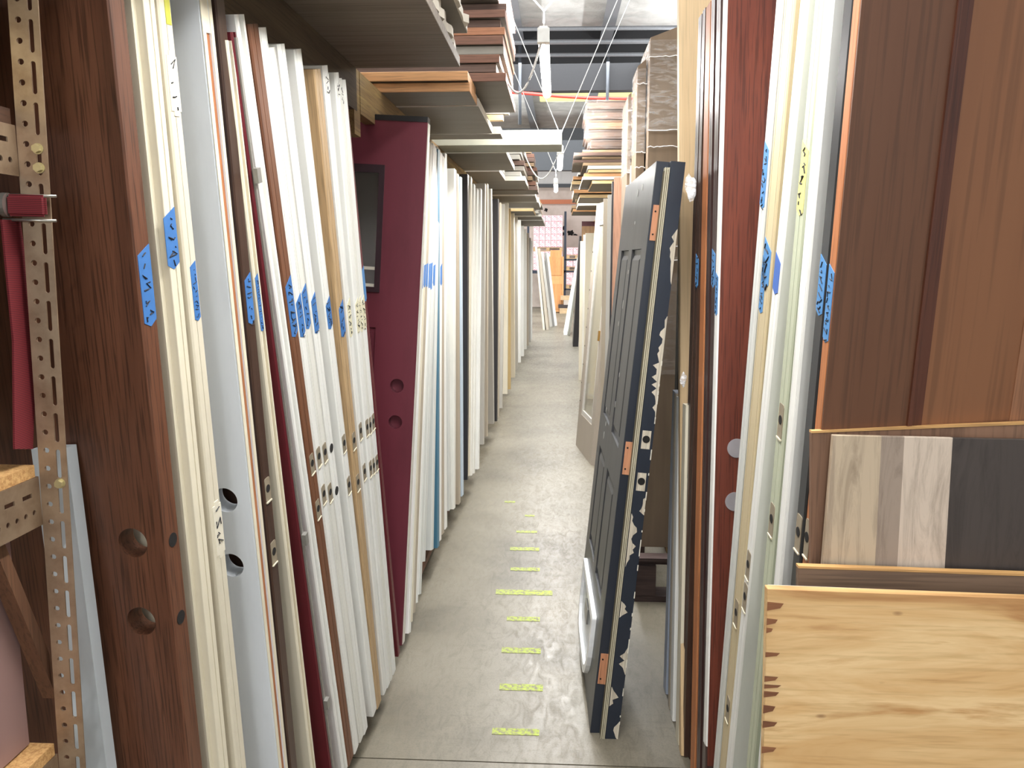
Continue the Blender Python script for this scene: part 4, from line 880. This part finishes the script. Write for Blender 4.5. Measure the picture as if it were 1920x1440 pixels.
REDS = newmat('red_webbing', .8); m, nt, b = REDS; mp = coords(nt, (1, 1, 1)); wv = nt.nodes.new('ShaderNodeTexWave'); wv.inputs['Scale'].default_value = 120; wv.bands_direction = 'Z'; nt.links.new(mp.outputs[0], wv.inputs['Vector']); r = ramp(nt, wv.outputs[0], [(.2, srgb(84, 18, 26)), (.8, srgb(128, 34, 42))]); nt.links.new(r.outputs[0], b.inputs['Base Color'])
st = bpy.data.objects.new('ratchet_strap', None); COL.objects.link(st); st.matrix_world = Ms; tag(st, 'red webbing strap looped round the steel upright', 'strap')
def local(px, py, d=0):
    P = hit(px, py, foot+nn*d, nn); return float(np.dot(P-foot, wdir)), float(np.dot(P-foot, u))
xa, za = local(20, 365); xb, zb_ = local(97, 408)
bm = bmesh.new(); add_box(bm, xa, xb, -.018, -.008, zb_, za); bmesh.ops.bevel(bm, geom=bm.edges[:], offset=.004, segments=3, affect='EDGES'); link('strap_loop', mesh_from(bm), REDS[0], st)
xq, yq = xpost(za); A4 = [atX(px, py, xq-.012) for px, py in ((4, 412), (38, 412), (70, 640), (62, 842), (28, 842), (26, 640))]
bm = bmesh.new(); f_ = [bm.verts.new(tuple(p)) for p in A4]; g_ = [bm.verts.new((p[0]-.003, p[1], p[2])) for p in A4]; bm.faces.new(f_); bm.faces.new(g_[::-1])
for k in range(6): bm.faces.new((f_[k], f_[(k+1) % 6], g_[(k+1) % 6], g_[k]))
bmesh.ops.transform(bm, matrix=Mi, verts=bm.verts); link('strap_tail', mesh_from(bm), REDS[0], st)
for py in (368, 414):
    x_, z_ = local(96, py); bm = bmesh.new(); add_tube(bm, [(x_-.065, -.004, z_), (x_+.009, -.004, z_)], .0022, 8); q = link('metal_pin', mesh_from(bm, smooth=True), plain((190, 186, 178), .3, .8), st)
bm = bmesh.new(); x_, z_ = local(22, 385); add_cyl(bm, (x_-.002, -.012, z_), .017, .008, 'x', 20); link('buckle', mesh_from(bm), plain((190, 186, 178), .3, .8), st)
# pale door leaning behind the unit, seen between the upright and the brown oak door
Q0 = atY(200, 1440, 1.29); Q1 = atY(126, 860, 1.29); uu = unit(Q1-Q0); P_ = Q0-uu*((Q0[2]-.01)/uu[2]); ww = np.array([-1., 0, 0]); ww = unit(ww-uu*np.dot(uu, ww)); n3 = np.array([0, 1., 0])
bm = bmesh.new(); add_box(bm, -.06, 0, 0, .03, 0, 1.30)
tag(link('door_board', mesh_from(bm), paint((206, 214, 220)), None, M_of(P_, -ww, n3, uu)), 'narrow bluish white board leaning between the steel upright and the oak door', 'board')
# ---------------------------------------------------------------- sheets at the lower right
def sheet(tl, tr, bl, Y, t, mat, label, name, cat, ext=.9, zb=.02, lean=.04):
    """upright sheet facing us: top-left, top-right pixels, left edge through bl"""
    N = unit(np.array([0, 1., -lean])) ; P = (0, Y, 1.1)
    a = hit(*tl, P, N); b_ = hit(*tr, P, N); c = hit(*bl, P, N); dn = unit(c-a); k = (a[2]-zb)/(-dn[2]); c = a+dn*k
    wv = unit(b_-a); b_ = a+wv*ext; d = c+wv*ext
    d = d-dn*0; d = d + np.array([0, 0, zb-d[2]])
    N3 = N/np.linalg.norm(N)*t; O = c
    bm = bmesh.new(); ps = [c, d, b_, a]; f = [bm.verts.new(tuple(p-O)) for p in ps]; g = [bm.verts.new(tuple(p+N3-O)) for p in ps]
    bm.faces.new(f); bm.faces.new(g[::-1])
    for i in range(4): bm.faces.new((f[i], f[(i+1) % 4], g[(i+1) % 4], g[i]))
    bmesh.ops.bevel(bm, geom=bm.edges[:], offset=.0008, segments=1, affect='EDGES')
    return tag(link(name, mesh_from(bm), mat, None, Matrix.Translation(tuple(O))), label, cat)
PLY = newmat('plywood', .55); m, nt, b = PLY
mp = coords(nt, (.28, 1, 1.6)); n = noise(nt, mp, 6, 5, .6, 1.6); r = ramp(nt, n.outputs[0], [(.3, srgb(176, 126, 76)), (.42, srgb(212, 172, 118)), (.6, srgb(228, 196, 146)), (.72, srgb(196, 150, 96))])
mp2 = coords(nt, (.05, 1, 1)); n2 = noise(nt, mp2, 120, 3, .6); r2 = ramp(nt, n2.outputs[0], [(.35, (.84, .8, .74, 1)), (.5, (1, 1, 1, 1))])
mp3 = coords(nt, (1, 1, 2.2)); vo = nt.nodes.new('ShaderNodeTexVoronoi'); vo.inputs['Scale'].default_value = 8; nt.links.new(mp3.outputs[0], vo.inputs['Vector']); r3 = ramp(nt, vo.outputs['Distance'], [(.02, srgb(120, 70, 40)), (.085, (1, 1, 1, 1))])
mp5 = coords(nt, (.12, 1, 1)); n5 = noise(nt, mp5, 9, 2, .5); r5 = ramp(nt, n5.outputs[0], [(.36, (.8, .72, .6, 1)), (.55, (1, 1, 1, 1))])
nt.links.new(mul(nt, mul(nt, mul(nt, r.outputs[0], r2.outputs[0], .9), r3.outputs[0], .75), r5.outputs[0], .8), b.inputs['Base Color'])
ply = sheet((1439, 1104), (1920, 1122), (1431, 1440), 1.20, .018, PLY[0], 'pale knotty plywood sheet with splintered left edge, front of the lower right stack', 'plywood_sheet', 'plywood', ext=.75)
Pt = hit(1439.5, 1104, (0, 1.20, 1.1), unit(np.array([0, 1., -.04])))
BITE = wood((150, 100, 66), (112, 70, 46), .8, 'x')
z = -.02
while z > -.42:
    w_ = random.uniform(.006, .026); h = random.uniform(.003, .007); bm = bmesh.new(); tw = .0006
    a = [(.0, .04*z, z), (w_, .04*z, z-h*.3), (w_*.8, .04*z, z-h*1.4), (0, .04*z, z-h*2)]
    f = [bm.verts.new((p[0], p[1]-tw, p[2])) for p in a]; g = [bm.verts.new(p) for p in a]; bm.faces.new(f); bm.faces.new(g[::-1])
    for k in range(4): bm.faces.new((f[k], f[(k+1) % 4], g[(k+1) % 4], g[k]))
    q = link('bite_mark', mesh_from(bm), BITE, None); q.parent = ply; q.matrix_parent_inverse = Matrix.Translation(tuple(Pt-np.array(ply.matrix_world.translation)+np.array([0, -.0009, 0]))); q['label'] = 'dark splintered bite mark'
    z -= h*2+random.choice((.004, .012, .03))
EDG = wood((212, 170, 112), (186, 140, 84), .6, 'x')
def face_edge(o, mat): o.data.materials.append(mat)
sheet((1441, 1099), (1920, 1118), (1436, 1440), 1.235, .008, plain((190, 190, 184), .4), 'thin grey laminate sheet right behind the plywood', 'laminate_sheet', 'sheet', ext=.75)
pbm = wood((124, 100, 80), (104, 82, 66), .7, 'x', .6)
s1 = sheet((1497, 1065), (1920, 1080), (1495, 1440), 1.265, .014, pbm, 'grey-brown melamine board with bare tan top edge, behind the plywood', 'melamine_board', 'board', ext=.7)
s2 = sheet((1522, 812), (1920, 796), (1519, 1440), 1.315, .014, wood((134, 100, 78), (112, 82, 62), .7, 'z', .6), 'brown board with bare tan edge leaning on the orange door', 'melamine_board', 'board', ext=.7)
LAM = newmat('striped_laminate', .45); m, nt, b = LAM
tc = nt.nodes.new('ShaderNodeTexCoord'); sp = nt.nodes.new('ShaderNodeSeparateXYZ'); nt.links.new(tc.outputs['Object'], sp.inputs[0])
cr = nt.nodes.new('ShaderNodeValToRGB'); cr.color_ramp.interpolation = 'CONSTANT'; e = cr.color_ramp.elements
stops = [(0, srgb(176, 158, 136)), (.05, srgb(186, 168, 144)), (.118, srgb(152, 136, 122)), (.156, srgb(200, 184, 168)), (.229, srgb(66, 58, 54))]
while len(e) < len(stops): e.new(.5)
for k, (p, c) in enumerate(stops): e[k].position = p; e[k].color = c
nt.links.new(sp.outputs[0], cr.inputs[0]); mp = coords(nt, (1, 1, .1)); n = noise(nt, mp, 42, 6, .7, 1.4); r = ramp(nt, n.outputs[0], [(.3, (.6, .58, .56, 1)), (.55, (1, 1, 1, 1))])
nt.links.new(mul(nt, cr.outputs[0], r.outputs[0], 1), b.inputs['Base Color'])
sheet((1562, 816), (1920, 824), (1542, 1060), 1.29, .01, LAM[0], 'wood look laminate panel with pale and dark planks at the lower right', 'laminate_board', 'board', ext=.6)
for o, (a, b_, Yv) in ((s1, ((1497, 1065), (1920, 1080), 1.265)), (s2, ((1522, 812), (1920, 796), 1.315))):
    N = unit(np.array([0, 1., -.04])); A_ = hit(*a, (0, Yv, 1.1), N); B_ = hit(*b_, (0, Yv, 1.1), N); B_ = A_+unit(B_-A_)*.7; O = np.array(o.matrix_world.translation)
    bm = bmesh.new(); c0 = A_-O; c1 = B_-O; dz = np.array([0, 0, .0035]); dy = N*.014; dyn = -N*.0008
    ps = [c0+dyn, c1+dyn, c1+dy, c0+dy]; f = [bm.verts.new(tuple(p)) for p in ps]; g = [bm.verts.new(tuple(p+dz)) for p in ps]
    bm.faces.new(f); bm.faces.new(g[::-1])
    for i in range(4): bm.faces.new((f[i], f[(i+1) % 4], g[(i+1) % 4], g[i]))
    q = link('top_edge', mesh_from(bm), EDG, o); q['label'] = 'bare tan top edge'
# scraps of clear wrap
for k, (px, py, Yv, sz, lab) in enumerate(((1281, 712, 2.55, .028, 'small torn scrap of clear plastic on the right rack doors'), (1296, 352, 2.4, .05, 'clear plastic corner guard stuck on the plywood board'))):
    P = atY(px, py, Yv); bm = bmesh.new(); bmesh.ops.create_icosphere(bm, subdivisions=2, radius=sz)
    for v in bm.verts: v.co = Vector((v.co.x*.35, v.co.y*.2, v.co.z*.8))*random.uniform(.6, 1.25)
    tag(link('plastic_scrap', mesh_from(bm), clear((.95, .95, .97, 1), .5, .1), None, Matrix.Translation(tuple(P))), lab, 'plastic scrap')
for o in COL.objects:
    if '_t' in o: del o['_t']
